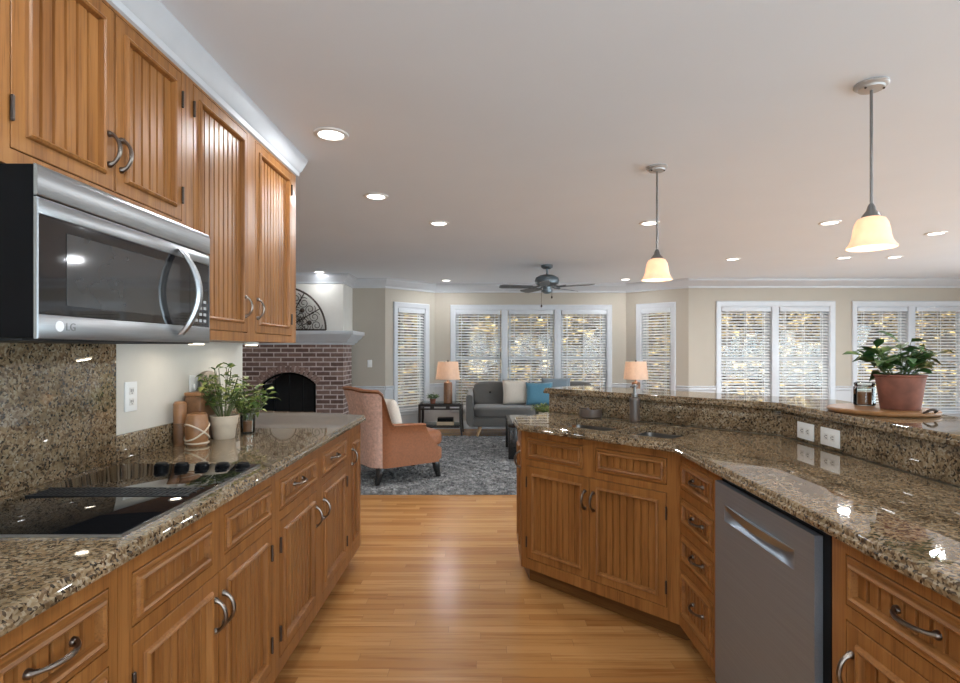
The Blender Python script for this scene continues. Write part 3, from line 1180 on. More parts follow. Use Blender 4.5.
def outlet(label, loc, rot, horizontal=False, kind='outlet'):
    """wall plate: local x along the wall, y into the wall; its base is the lower edge"""
    w_, h_ = (.122, .074) if horizontal else (.072, .116)
    t = thing('wall_' + kind, label, kind, loc, rot, 'white wall plates')
    MB().box(-w_ / 2, w_ / 2, -.006, 0, 0, h_).build('plate', M['white'], t, bevel=.0025)
    dark = M['soot']
    mb = MB()
    if kind == 'switch':
        mb.box(-.008, .008, -.014, -.006, h_ / 2 - .014, h_ / 2 + .014)
        mb.build('toggle', M['white'], t, bevel=.002)
        return t
    for s in (-1, 1):
        cx, cz = (s * .021, h_ / 2) if horizontal else (0, h_ / 2 + s * .021)
        f = MB().box(cx - .014, cx + .014, -.0075, -.006, cz - .014, cz + .014).build('receptacle', plain('warm_white', (.72, .70, .66), .35, var=.01), t, bevel=.0005)
        q = MB()
        if horizontal:
            q.box(cx - .003, cx + .008, -.0082, -.0074, cz + .004, cz + .007).box(cx - .003, cx + .008, -.0082, -.0074, cz - .007, cz - .004).box(cx - .010, cx - .006, -.0082, -.0074, cz - .002, cz + .002)
        else:
            q.box(cx - .007, cx - .004, -.0082, -.0074, cz - .003, cz + .008).box(cx + .004, cx + .007, -.0082, -.0074, cz - .003, cz + .008).box(cx - .002, cx + .002, -.0082, -.0074, cz - .010, cz - .006)
        q.build('slots', dark, f, smooth=0)
    return t


outlet('white upright outlet on the kitchen wall right of the tall backsplash', (XW + .0005, 2.125, 1.09), rl)
outlet('small white wall plate half hidden by the leaning cutting board', (XW + .0005, 2.585, 1.095), rl, kind='switch')

# ------------------------------------------------------------------ things on the left counter
cb = thing('cutting_board', 'round topped grey and brown cutting board leaning on the kitchen wall', 'cutting board', (-1.312, 2.69, CT1 + .002))
def board_poly(y0, y1, h):
    c, r_ = (y0 + y1) / 2, (y1 - y0) / 2
    return [(y0, 0), (y1, 0)] + [(c + r_ * math.cos(PI * i / 14), h - r_ * .55 + r_ * .55 * math.sin(PI * i / 14)) for i in range(15)]
mb = MB().prism(board_poly(-.075, .075, .315), 0, .018)
tl = R(9)
mb.v = [(-(z) - y * math.sin(tl), x, y * math.cos(tl)) for (x, y, z) in mb.v]
mb.build('board', M['greywood'], cb, bevel=.003)
mb = MB().prism([(-.074, .17), (-.045, .17), (-.045, .292), (-.06, .285), (-.074, .262)], -.0008, .0)
mb.v = [(-(z) - y * math.sin(tl) + .0004, x, y * math.cos(tl)) for (x, y, z) in mb.v]
mb.build('wood_band', M['honey'], cb, smooth=0)

pm = thing('wooden_mill', 'tall plain brown wooden cylinder mill beside the low backsplash', 'mill', (-1.335, 2.38, CT1))
MB().lathe([(.027, 0), (.028, .004), (.027, .095)], 20).build('lower_body', M['walnut'], pm)
MB().lathe([(.025, .0955), (.0265, .097), (.027, .18), (.02, .19), (.004, .193)], 20).build('upper_body', M['honey'], pm)
bx = thing('wooden_box', 'brown wooden box behind the mill against the kitchen wall', 'box', (-1.325, 2.52, CT1))
MB().box(-.035, .035, -.055, .085, 0, .205).build('box_body', M['walnut'], bx, bevel=.004)
MB().box(-.038, .038, -.058, .088, .2055, .222).build('lid', M['honey'], bx, bevel=.004)
jr = thing('woven_jar', 'squat brown jar with pale crossed bands in front of the mill', 'jar', (-1.255, 2.37, CT1))
MB().lathe([(.040, 0), (.044, .01), (.047, .05), (.046, .1), (.040, .135), (.034, .14)], 24).build('jar_body', M['honey'], jr)
mb = MB()
for k in range(2):
    mb.tube([(.048 * math.cos(2 * PI * i / 24), .048 * math.sin(2 * PI * i / 24), .06 + (1 if k else -1) * .035 * math.sin(2 * PI * i / 24 + .5)) for i in range(24)], .004, 6, closed=True)
mb.tube([(.046 * math.cos(2 * PI * i / 24), .046 * math.sin(2 * PI * i / 24), .012) for i in range(24)], .004, 6, closed=True)
mb.build('band', M['cream_clay'], jr)


def foliage(root, n, base_z, height, spread, L, W, seed, mat='leaf', leaves=7, lean=(0, 0), droop=.35):
    random.seed(seed)
    lf, st = MB(), MB()
    for i in range(n):
        a = random.uniform(0, 2 * PI)
        s = spread * math.sqrt(random.uniform(.02, 1))
        h = height * random.uniform(.55, 1) * (1 - .35 * s / max(spread, .001))
        tip = Vector((math.cos(a) * s + lean[0], math.sin(a) * s + lean[1], base_z + h))
        b0 = Vector((math.cos(a) * s * .15, math.sin(a) * s * .15, base_z - .015))
        mid = b0.lerp(tip, .5) + Vector((0, 0, h * .12))
        pts = []
        for q in range(7):
            t = q / 6
            pts.append(b0 * (1 - t) ** 2 + mid * 2 * t * (1 - t) + tip * t * t)
        st.tube(pts, .0016, 4)
        for k in range(leaves):
            t = .25 + .75 * (k + 1) / leaves
            p = b0 * (1 - t) ** 2 + mid * 2 * t * (1 - t) + tip * t * t
            aa = a + random.uniform(-1.6, 1.6) + (PI if random.random() < .35 else 0)
            d = Vector((math.cos(aa), math.sin(aa), random.uniform(-.1, .9)))
            lf.leaf(p, d, L * random.uniform(.7, 1.15), W * random.uniform(.75, 1.15), droop * random.uniform(.3, 1.3))
    st.build('stem', M['stem'], root)
    return lf.build('foliage', M[mat], root, smooth=60, recalc=False)


pp = thing('potted_plant', 'leafy green plant in a cream clay pot on the left counter', 'plant', (-1.228, 2.56, CT1))
MB().lathe([(.045, 0), (.048, .004), (.055, .06), (.058, .066), (.06, .072), (.064, .106), (.060, .108), (.055, .095), (.01, .093)], 28).build('pot', M['cream_clay'], pp)
MB().lathe([(.0545, .092), (.02, .097), (.002, .098)], 20).build('soil', M['soil'], pp)
foliage(pp, 34, .10, .30, .115, .058, .026, 3, leaves=4)
pq = thing('potted_plant', 'smaller bright green plant in a clear glass tumbler on the left counter', 'plant', (-1.19, 2.73, CT1))
MB().lathe([(.032, 0), (.034, .003), (.036, .09), (.034, .09), (.031, .006), (.002, .005)], 24).build('glass_tumbler', M['clear'], pq)
MB().lathe([(.029, .007), (.0305, .06), (.002, .064)], 20).build('soil', M['amber'], pq)
foliage(pq, 26, .07, .21, .14, .058, .026, 9, leaves=7)

# ================================================================== island on the right
XI = .875
q = 1 / math.sqrt(2)


def to_local(pts, org, rot):
    c, s = math.cos(-rot), math.sin(-rot)
    return [((x - org[0]) * c - (y - org[1]) * s, (x - org[0]) * s + (y - org[1]) * c) for x, y in pts]


so, sr = (.212, 3.088), R(-45)
pl = to_local([(.226, 3.102), (.889, 2.439), (1.44, 2.62), (.43, 3.63), (.232, 3.39)], so, sr)
sc_ = cabinet('sink_cabinet', 'angled oak sink cabinet with two doors under the double sink', 'cabinet', so, sr, .938, B0, B1, pl,
              [('drawer', .04, .421, DR[0], DR[1]), ('drawer', .496, .878, DR[0], DR[1]),
               ('door', .04, .4575, DO[0], DO[1], 'rt', 'l'), ('door', .4605, .878, DO[0], DO[1], 'lt', 'r')], hollow=[[(.06, .04), (.12, .50), (1.0, .50), (.905, .04)]])
# end door of the angled cabinet, facing left
e0 = to_local([(.211, 3.385)], so, sr)[0]
fr_ = MB().prism(to_local([(.2125, 3.089), (.2315, 3.108), (.2315, 3.386), (.2125, 3.386)], so, sr), B0, B1).build('end_frame', M['oak_v'], sc_, smooth=0)
front(sc_, 'door', 0, .25, 0, .66, 'rt', None, loc=(*to_local([(.2105, 3.37)], so, sr)[0], .157), rot=R(-45))

rr = R(-90)
cabinet('drawer_cabinet', 'oak cabinet with a stack of four drawers left of the dishwasher', 'cabinet', (XI, 2.424), rr, .428, B0, B1,
        to_local([(.895, 2.42), (.895, 1.997), (1.44, 1.997), (1.44, 2.60)], (XI, 2.424), rr),
        [('drawer', .02, .36, DR[0], DR[1], 'h'), ('drawer', .02, .36, .555, .678, 'h'), ('drawer', .02, .36, .395, .52, 'h'), ('drawer', .02, .36, .15, .36, 'h')])
cabinet('base_cabinet', 'oak base cabinet right of the dishwasher with one drawer above one door', 'cabinet', (XI, 1.362), rr, .53, B0, B1, plan_rect(.53, .565),
        [('drawer', .051, .465, DR[0], DR[1], 'h'), ('door', .051, .465, DO[0], DO[1], 'lt', 'r')])

# dishwasher
dw = thing('dishwasher', 'stainless steel dishwasher with a pocket handle between oak cabinets', 'dishwasher', (.85, 1.992, 0), rr)
MB().box(.004, .626, .024, .57, .102, .866).build('tub_case', M['black'], dw, smooth=0)
# door with a recessed pocket: ring of panels around the handle slot
px0, px1, pz0, pz1 = .079, .508, .727, .781
mb = MB()
mb.box(0, px0, 0, .022, .115, .852).box(px1, .598, 0, .022, .115, .852).box(px0, px1, 0, .022, .115, pz0).box(px0, px1, 0, .022, pz1, .852)
d_ = mb.build('door', M['steel_v'], dw, smooth=0, bevel=.0)
mb = MB()
ny, nz = 18, 6
vs, fs = [], []
for i in range(ny + 1):
    u = i / ny
    for j in range(nz + 1):
        v_ = j / nz
        dep = .018 * math.sin(PI * v_) ** .6 * min(1, 6 * u, 6 * (1 - u)) + .0005
        vs.append((px0 + (px1 - px0) * u, dep, pz0 + (pz1 - pz0) * v_))
for i in range(ny):
    for j in range(nz):
        a = i * (nz + 1) + j
        fs.append((a, a + nz + 1, a + nz + 2, a + 1))
mb.add(vs, fs).build('pocket_recess', M['steel_v'], d_, smooth=60, recalc=False)
mb = MB()
vs, fs = [], []
n_ = 20
for i in range(n_ + 1):
    u = i / n_
    bow = .010 * math.sin(PI * u)
    x = px0 + (px1 - px0) * u
    zl = pz1 - .004 - .020 * math.sin(PI * u) ** .5
    vs += [(x, -.0008 - bow, pz1 + .002), (x, -.0008 - bow, zl), (x, .002, zl), (x, .002, pz1 + .002)]
for i in range(n_):
    for j in range(4):
        fs.append((4 * i + j, 4 * i + (j + 1) % 4, 4 * i + 4 + (j + 1) % 4, 4 * i + 4 + j))
fs += [(0, 1, 2, 3), tuple(4 * n_ + j for j in (3, 2, 1, 0))]
mb.add(vs, fs).build('handle', M['steel'], d_, smooth=40)
MB().box(.01, .588, .05, .09, .002, .1015).build('kick_plate', M['black'], dw, smooth=0)


def uv(u, v):          # diagonal frame of the sink run
    return ((u + v) * q, (v - u) * q)


def rrect(u0, u1, v0, v1, r_=.04, n=5):
    pts = []
    for (cu, cv, a0) in ((u1 - r_, v1 - r_, 0), (u0 + r_, v1 - r_, 90), (u0 + r_, v0 + r_, 180), (u1 - r_, v0 + r_, 270)):
        for i in range(n + 1):
            a = R(a0 + 90 * i / n)
            pts.append(uv(cu + r_ * math.cos(a), cv + r_ * math.sin(a)))
    return pts


BOWL = [(-1.93, -1.515, 2.405, 2.735), (-1.475, -1.17, 2.405, 2.755)]
slab('granite_worktop', 'polished brown granite island worktop around the sink and over the dishwasher', 'countertop',
     [(.186, 3.047), (.829, 2.404), (.84, 2.38), (.84, .6), (1.4435, .6), (1.4435, 2.633), (.443, 3.633), (.18, 3.34)],
     [rrect(*b) for b in BOWL])
sk = thing('sink', 'stainless double bowl sink set under the granite island top', 'sink', (*uv(-1.55, 2.57), CT0 - .17))
ox, oy = uv(-1.55, 2.57)
for b in BOWL:
    b2 = (b[0] - .004, b[1] + .004, b[2] - .004, b[3] + .004)
    top = rrect(*b2)
    bot = rrect(b2[0] + .015, b2[1] - .015, b2[2] + .015, b2[3] - .015)
    n = len(top)
    vs = [(x - ox, y - oy, .169) for x, y in top] + [(x - ox, y - oy, .012) for x, y in bot] + [(x - ox, y - oy, .165) for x, y in rrect(b2[0] - .012, b2[1] + .012, b2[2] - .012, b2[3] + .012)] + [(x - ox, y - oy, .0) for x, y in bot]
    fs = [(i, n + i, n + (i + 1) % n, (i + 1) % n) for i in range(n)] + [tuple(n + i for i in range(n))]
    fs += [(i, (i + 1) % n, 2 * n + (i + 1) % n, 2 * n + i) for i in range(n)]
    bs = MB().add(vs, fs)  .build('basin', M['basin'], sk, smooth=40, recalc=False)
    cu, cv = uv((b[0] + b[1]) / 2, (b[2] + b[3]) / 2)
    MB().lathe([(.04, .0122), (.04, .0145), (.03, .0145), (.028, .013), (.004, .013)], 20, (cu - ox, cv - oy, 0)).build('drain', M['chrome'], bs)

# riser, pony wall and bar top
RV = 4.08
XRZ = 1.445
def lshape(o0, o1, x_end=(.6), left=.437):
    """strip between offsets o0,o1 behind the riser line"""
    k = math.sqrt(2)
    s0, s1 = RV + o0 * k, RV + o1 * k
    x0, x1 = XRZ + o0, XRZ + o1
    d = -q, q
    a = (left + o0 * q, RV - left + o0 * q)
    b = (left + o1 * q, RV - left + o1 * q)
    return [a, (x0, s0 - x0), (x0, x_end), (x1, x_end), (x1, s1 - x1), b]


tag(MB().prism(lshape(0, .02), CT1 + .0006, 1.0395).build('granite_backsplash', M['granite'], bevel=.0015),
    'granite riser behind the island sink, below the raised bar top', 'backsplash')
struct(MB().prism(lshape(.021, .14), 0.001, 1.0395).build('wall_knee', M['wall'], smooth=0))
tag(slab('bar_top', 'x', 'bar top', lshape(-.03, .375, .6, .42), z0=1.04, z1=1.075, inset=.005),
    'raised granite bar top along the island carrying the wooden tray', 'bar top')

for yy, lb in ((2.43, 'white sideways outlet on the granite riser, the one nearer the sink'), (2.258, 'white sideways outlet on the granite riser, the one nearer the camera')):
    outlet(lb, (XRZ - .0005, yy, .929), rr, True)

# bowl and soap bottle by the sink
bw = thing('round_bowl', 'small round dark grey bowl behind the left sink basin', 'bowl', (.66, 3.352, CT1))
MB().lathe([(.05, 0), (.066, .003), (.069, .02), (.068, .052), (.064, .053), (.062, .03), (.055, .008), (.002, .008)], 28).build('bowl_wall', M['taupe'], bw)
sp = thing('soap_bottle', 'dark ribbed soap bottle with metal pump standing against the granite riser', 'bottle', (.868, 3.122, CT1))
mb = MB()
vs, fs = [], []
prof = [(.026, 0), (.029, .004), (.029, .02), (.027, .08), (.0285, .125), (.027, .14), (.016, .147)]
n = 48
for (r_, z) in prof:
    for j in range(n):
        a = 2 * PI * j / n
        rr_ = r_ * (1 + (.035 if j % 4 < 2 and .01 < z < .14 else 0))
        vs.append((rr_ * math.cos(a), rr_ * math.sin(a), z))
for i in range(len(prof) - 1):
    for j in range(n):
        fs.append((i * n + j, i * n + (j + 1) % n, (i + 1) * n + (j + 1) % n, (i + 1) * n + j))
fs += [tuple(range(n - 1, -1, -1)), tuple((len(prof) - 1) * n + j for j in range(n))]
mb.add(vs, fs).build('bottle_body', M['taupe'], sp, smooth=50)
MB().lathe([(.0175, .1475), (.0175, .162), (.008, .164), (.006, .2), (.014, .202), (.016, .214), (.008, .218)], 18).build('pump', M['pewter'], sp)
MB().tube([(0, 0, .210), (-.02, -.02, .211), (-.032, -.032, .205)], .005, 8).build('spout', M['pewter'], sp)

# tray, plant, jar on the bar
tx, ty = 1.625, 2.215
tr = thing('wooden_tray', 'round honey wood tray with metal handle on the raised bar', 'tray', (tx, ty, 1.075))
MB().lathe([(.165, .0), (.185, .002), (.19, .008), (.19, .014), (.184, .019), (.002, .019)], 48).build('tray_disc', plain('tray_wood', (.26, .12, .042), .5, var=.2, nscale=25, spec=.3), tr)
a0 = R(-75)
mb = MB()
for s in (-1, 1):
    mb.tube([(.186 * math.cos(a0 + s * .16), .186 * math.sin(a0 + s * .16), .018), (.197 * math.cos(a0 + s * .12), .197 * math.sin(a0 + s * .12), .026)], .004, 6)
mb.tube([(.197 * math.cos(a0 + .12 - .24 * i / 8), .197 * math.sin(a0 + .12 - .24 * i / 8), .026 + .006 * math.sin(PI * i / 8)) for i in range(9)], .005, 8)
mb.build('handle', M['bronze'], tr)
tp = thing('potted_plant', 'broad leaved green plant in a terracotta pot on the wooden bar tray', 'plant', (1.662, 2.165, 1.0945))
MB().lathe([(.064, 0), (.066, .003), (.083, .128), (.089, .134), (.087, .138), (.082, .136), (.078, .118), (.01, .116)], 36).build('pot', M['terracotta'], tp)
MB().lathe([(.0775, .115), (.04, .122), (.002, .124)], 24).build('soil', M['soil'], tp)
foliage(tp, 24, .115, .175, .115, .09, .046, 23, 'leaf_dark', 4, (0, 0), .3)
jj = thing('glass_jar', 'clip top glass jar with amber contents behind the terracotta pot', 'jar', (1.625, 2.315, 1.0945))
MB().lathe([(.036, 0), (.04, .003), (.04, .078), (.034, .086), (.032, .086), (.037, .076), (.037, .005), (.002, .004)], 28).build('glass_body', M['clear'], jj)
MB().lathe([(.035, .006), (.036, .058), (.002, .06)], 24).build('contents', M['amber'], jj)
MB().lathe([(.038, .087), (.039, .094), (.03, .1), (.002, .1)], 24).build('lid', M['clear'], jj)
mb = MB().tube([(.041 * math.cos(2 * PI * i / 24), .041 * math.sin(2 * PI * i / 24), .08) for i in range(24)], .0018, 5, closed=True)
mb.tube([(-.041, -.01, .08), (-.05, -.012, .07), (-.048, -.012, .05)], .0025, 5).tube([(-.041, -.01, .08), (-.046, -.01, .092), (-.03, 0, .101)], .0018, 5)
mb.build('wire_clip', M['chrome'], jj)

# ================================================================== ceiling lights
def downlight(x, y, label, grp='recessed ceiling lights', energy=DOWNLIGHT_W):
    t = thing('recessed_light', label, 'ceiling light', (x, y, CEIL), 0, grp)
    MB().lathe([(.062, -.004), (.066, -.009), (.085, -.006), (.088, -.0005), (.062, -.0005)], 32, cap=False).build('trim_ring', M['white'], t)
    MB().lathe([(.063, -.005), (.0635, -.0008)], 32).build('lens', M['lens'], t)
    lamp_light('downlight_lamp', 'AREA', t, (0, 0, -.012), energy, (.93, .97, 1.0), .12)
    return t


for x, y, lb in (
        (-.786, 2.785, 'largest recessed ceiling light, just right of the wall cabinet end'),
        (-.778, 3.906, 'recessed ceiling light second back from the wall cabinets'),
        (-.393, 4.737, 'recessed ceiling light third back from the wall cabinets'),
        (-2.34, 7.70, 'recessed ceiling light over the fireplace mantel'),
        (-.60, 8.62, 'recessed ceiling light in the bay above the left table lamp'),
        (2.22, 8.50, 'recessed ceiling light left of the farther pendant shade, close to the bay wall'),
        (1.443, 4.726, 'recessed ceiling light beside the rod of the farther pendant'),
        (3.03, 6.60, 'recessed ceiling light between the two pendants'),
        (3.01, 4.715, 'recessed ceiling light left of the nearer pendant rod'),
        (4.316, 6.50, 'recessed ceiling light low left of the nearer pendant shade'),
        (4.886, 6.45, 'recessed ceiling light just right below the nearer pendant shade'),
        (4.288, 5.14, 'recessed ceiling light nearest the right edge of the photo')):
    downlight(x, y, lb, energy={7.70: 2.2, 8.62: 7.5, 8.50: 7.5}.get(y, 17.0 if y > 4 else 6.0))
for x, y in ((-.55, 1.3), (.45, 1.5), (.45, .0), (-.55, -.2), (2.6, 2.2), (2.6, .6), (4.6, 3.2), (4.6, 1.0), (6.4, 5.2), (6.4, 2.6), (-3.2, 5.4), (-2.4, 4.2)):  # unseen downlights added to light the room
    downlight(x, y, 'added recessed ceiling light out of view', 'added recessed ceiling lights out of view', 5.0)


def pendant(x, y, label):
    t = thing('pendant_light', label, 'pendant light', (x, y, CEIL), 0, 'pendant lights over the bar')
    MB().lathe([(.062, -.0008), (.064, -.008), (.058, -.014), (.05, -.016), (.047, -.024), (.012, -.028)], 32).build('canopy', M['canopy'], t)
    mb = MB()
    for s in (-1, 1):
        mb.ball((s * .038, -.02, -.026), .005, 8, 6)
    mb.build('screw', M['bronze'], t)
    MB().tube([(0, 0, -.026), (0, 0, -.515)], .006, 10).build('rod', M['pewter'], t)
    MB().lathe([(.008, -.500), (.014, -.512), (.018, -.528), (.034, -.549), (.036, -.557)], 24).build('shade_holder', M['pewter'], t)
    pr = [(.034, -.541), (.050, -.550), (.060, -.571), (.066, -.600), (.069, -.628), (.074, -.650), (.083, -.668), (.091, -.680), (.092, -.685)]
    pr = [(r_, -.685 + (z + .685) * .89) for r_, z in pr]
    sh = MB()
    sh.lathe(pr + [(r_ - .003, z) for r_, z in reversed(pr)], 36, cap=False)
    sh.build('glass_shade', M['alabaster'], t, smooth=60)
    MB().ball((0, 0, -.61), .024, 12, 8).build('bulb', plain('lit_bulb', (.9, .9, .9), .4, emit=(1, .82, .58), es=8), t)
    lamp_light('pendant_lamp', 'POINT', t, (0, 0, -.66), 1.2, (1, .86, .7), .03)


pendant(1.05, 3.29, 'farther small pendant light with a bell shaped alabaster shade')
pendant(1.615, 2.26, 'nearer large looking pendant light with a bell shaped alabaster shade')

# ceiling fan
fn = thing('ceiling_fan', 'grey five blade ceiling fan in front of the triple window', 'ceiling fan', (.823, 7.08, CEIL))
MB().lathe([(.075, -.001), (.075, -.03), (.05, -.05), (.015, -.055)], 28).build('canopy', M['fan'], fn)
MB().tube([(0, 0, -.05), (0, 0, -.13)], .014, 10).build('downrod', M['fan'], fn)
MB().lathe([(.03, -.125), (.09, -.135), (.145, -.165), (.16, -.205), (.15, -.245), (.11, -.27), (.06, -.285), (.055, -.32), (.075, -.325), (.07, -.355), (.03, -.375), (.004, -.378)], 32).build('motor_housing', M['fan'], fn)
for k in range(5):
    a = R(44 + 72 * k)
    ca, sa = math.cos(a), math.sin(a)
    pitch = R(12)
    vs, fs = [], []
    n = 10
    for i in range(n + 1):
        u = i / n
        r_ = .20 + .43 * u
        hw = .052 + .02 * u if u < .9 else (.07 - .03 * ((u - .9) / .1) ** 2)
        for (s, dz) in ((-1, 0), (1, 0), (1, .007), (-1, .007)):
            yy = s * hw * math.cos(pitch)
            zz = -.293 + s * hw * math.sin(pitch) + dz
            vs.append((r_ * ca - yy * sa, r_ * sa + yy * ca, zz))
    for i in range(n):
        for j in range(4):
            fs.append((4 * i + j, 4 * i + (j + 1) % 4, 4 * i + 4 + (j + 1) % 4, 4 * i + 4 + j))
    fs += [(0, 1, 2, 3), tuple(4 * n + j for j in (3, 2, 1, 0))]
    b_ = MB().add(vs, fs).build('blade', M['fan_blade'], fn, smooth=30)
    mb = MB().tube([(.10 * ca, .10 * sa, -.272), (.16 * ca, .16 * sa, -.29), (.26 * ca, .26 * sa, -.284)], [.014, .012, .016], 8)
    mb.build('blade_bracket', M['fan'], b_)
for (x, y, L_) in ((-.075, -.02, .16), (.06, -.03, .045)):
    c_ = MB().tube([(x, y, -.31), (x, y, -.36 - L_)], .0025, 6).build('pull_chain', M['bronze'], fn)
    MB().lathe([(.004, 0), (.012, -.012), (.012, -.026), (.004, -.036)], 10, (x, y, -.36 - L_)).build('chain_knob', M['bronze'], c_)

# ================================================================== living room
rg = MB()
nx, ny = 250, 200
random.seed(4)
rx0, rx1, ry0, ry1 = -1.95, 1.99, 4.97, 8.24
vs, fs = [], []
for j in range(ny + 1):
    for i in range(nx + 1):
        edge = i in (0, nx) or j in (0, ny)
        z = .004 if edge else random.uniform(.012, .036)
        jit = .004
        vs.append((rx0 + (rx1 - rx0) * i / nx + random.uniform(-jit, jit), ry0 + (ry1 - ry0) * j / ny + random.uniform(-jit, jit), z))
for j in range(ny):
    for i in range(nx):
        a = j * (nx + 1) + i
        fs.append((a, a + 1, a + nx + 2, a + nx + 1))
n = len(vs)
vs += [(rx0, ry0, .001), (rx1, ry0, .001), (rx1, ry1, .001), (rx0, ry1, .001)]
fs.append((n, n + 3, n + 2, n + 1))
rug = rg.add(vs, fs).build('area_rug', M['rug'], smooth=0, recalc=False)
tag(rug, 'thick mottled grey shag rug under the armchair and sofa', 'rug')

# armchair
ac = thing('armchair', 'rust velvet wingback armchair with dark legs standing on the grey rug', 'armchair', (-.905, 5.60, .031), R(35))
ac.scale = (1.05, 1.05, 1.03)
def u_path(t, k):
    """plan of the shell, t 0..1 from front left arm round the back to the front right arm"""
    half = .335
    L1, L2, rc = .50, .44, .16
    tot = 2 * L1 + 2 * rc * PI / 2 + L2
    s = t * tot
    if s < L1:
        return (.29 - s, half, (0, 1))
    s -= L1
    if s < rc * PI / 2:
        a = s / rc
        return (-.21 - rc * math.sin(a), half - rc + rc * math.cos(a), (-math.sin(a), math.cos(a)))
    s -= rc * PI / 2
    if s < L2 * .795:
        pass
    w2 = 2 * (half - rc)
    s2 = min(s, L2) / L2 * w2
    if s < L2:
        return (-.37, half - rc - s2, (-1, 0))
    s -= L2
    if s < rc * PI / 2:
        a = s / rc
        return (-.21 - rc * math.cos(a), -(half - rc) - rc * math.sin(a), (-math.cos(a), -math.sin(a)))
    s -= rc * PI / 2
    return (-.21 + s, -half, (0, -1))


def smooth_step(a, b, x):
    x = max(0, min(1, (x - a) / (b - a)))
    return x * x * (3 - 2 * x)


vs, fs = [], []
NT = 64
sect = 12
for i in range(NT + 1):
    t = i / NT
    x, y, nrm = u_path(t, 0)
    e = min(t, 1 - t) * 2            # 0 at the arm fronts, 1 at the back
    back = smooth_step(.515, .615, e)
    top = .555 + .03 * e + (.905 - .585) * back
    flare = .035 + .055 * back
    tk = .11 - .03 * back
    zb = .165
    col = []
    # outer side up, over the rolled top, inner side down
    for (o, z) in ((.0, zb), (.004, zb + .06), (.008, zb + (top - zb) * .4), (flare * .45, zb + (top - zb) * .75), (flare * .95, top - .03), (flare + .012, top - .012), (flare, top + .002),
                   (flare - tk * .5, top), (flare - tk, top - .02), (flare * .4 - tk, zb + (top - zb) * .72), (-tk, zb + (top - zb) * .4), (-tk, zb)):
        sc_in = max(0, 1 - e / .32) ** 1.3 * .17 * smooth_step(.26, .56, z)
        col.append((x + nrm[0] * o - sc_in, y + nrm[1] * o, z))
    vs += col
for i in range(NT):
    for j in range(sect):
        a, b = i * sect + j, i * sect + (j + 1) % sect
        fs.append((a, b, b + sect, a + sect))
fs += [tuple(range(sect)), tuple(NT * sect + j for j in reversed(range(sect)))]
sh = MB().add(vs, fs).build('back_and_arms', M['velvet'], ac, smooth=50)
MB().box(-.30, .365, -.275, .275, .165, .30).build('seat_base', M['velvet'], ac, bevel=.03, segs=3)
mb = MB()
cushion(mb, (.09, 0, .375), (.66, .50, .17), 5, 10, .06)
mb.build('seat_cushion', M['velvet'], ac, smooth=60)
for (x, y, s) in ((-.29, .27, -1), (-.29, -.27, -1), (.285, .27, 1), (.285, -.27, 1)):
    vs, fs = [], []
    for (z, h_, dx) in ((.175, .03, 0), (.08, .024, .014 * s), (.006, .018, .035 * s)):
        vs += [(x + dx - h_, y - h_, z), (x + dx + h_, y - h_, z), (x + dx + h_, y + h_, z), (x + dx - h_, y + h_, z)]
    for i in range(2):
        for j in range(4):
            fs.append((4 * i + j, 4 * i + (j + 1) % 4, 4 * i + 4 + (j + 1) % 4, 4 * i + 4 + j))
    fs += [(0, 1, 2, 3), (11, 10, 9, 8)]
    MB().add(vs, fs).build('leg', M['blackwood'], ac, bevel=.003)
pts = []
for i in range(0, NT * 2 + 1):
    t = i / (NT * 2)
    e = min(t, 1 - t) * 2
    if e < .40:
        continue
    x, y, nrm = u_path(t, 0)
    back = smooth_step(.515, .615, e)
    top = .555 + .03 * e + (.905 - .585) * back
    flare = .035 + .055 * back
    pts.append((x + nrm[0] * (flare + .012), y + nrm[1] * (flare + .012), top - .012))
MB().tube(pts, .0045, 6).build('piping', M['walnut'], ac)
# outside of the back: pale velvet sheen put into this panel's colour
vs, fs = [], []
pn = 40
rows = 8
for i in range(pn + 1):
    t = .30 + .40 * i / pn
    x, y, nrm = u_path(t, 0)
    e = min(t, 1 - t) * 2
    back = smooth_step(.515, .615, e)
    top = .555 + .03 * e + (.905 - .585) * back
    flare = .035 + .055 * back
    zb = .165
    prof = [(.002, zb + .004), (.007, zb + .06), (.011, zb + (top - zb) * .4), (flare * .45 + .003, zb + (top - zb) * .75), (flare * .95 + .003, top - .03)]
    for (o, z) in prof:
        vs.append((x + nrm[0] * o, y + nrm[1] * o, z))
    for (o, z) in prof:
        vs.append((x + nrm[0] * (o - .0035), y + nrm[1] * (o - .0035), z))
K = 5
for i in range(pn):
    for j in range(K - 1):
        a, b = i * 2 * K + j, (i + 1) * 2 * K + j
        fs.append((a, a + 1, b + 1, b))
o_ = MB().add(vs, fs).build('outer_back', M['velvet_sheen'], ac, smooth=60, recalc=False)
o_['label'] = 'outside of the back with pale sheen painted in'


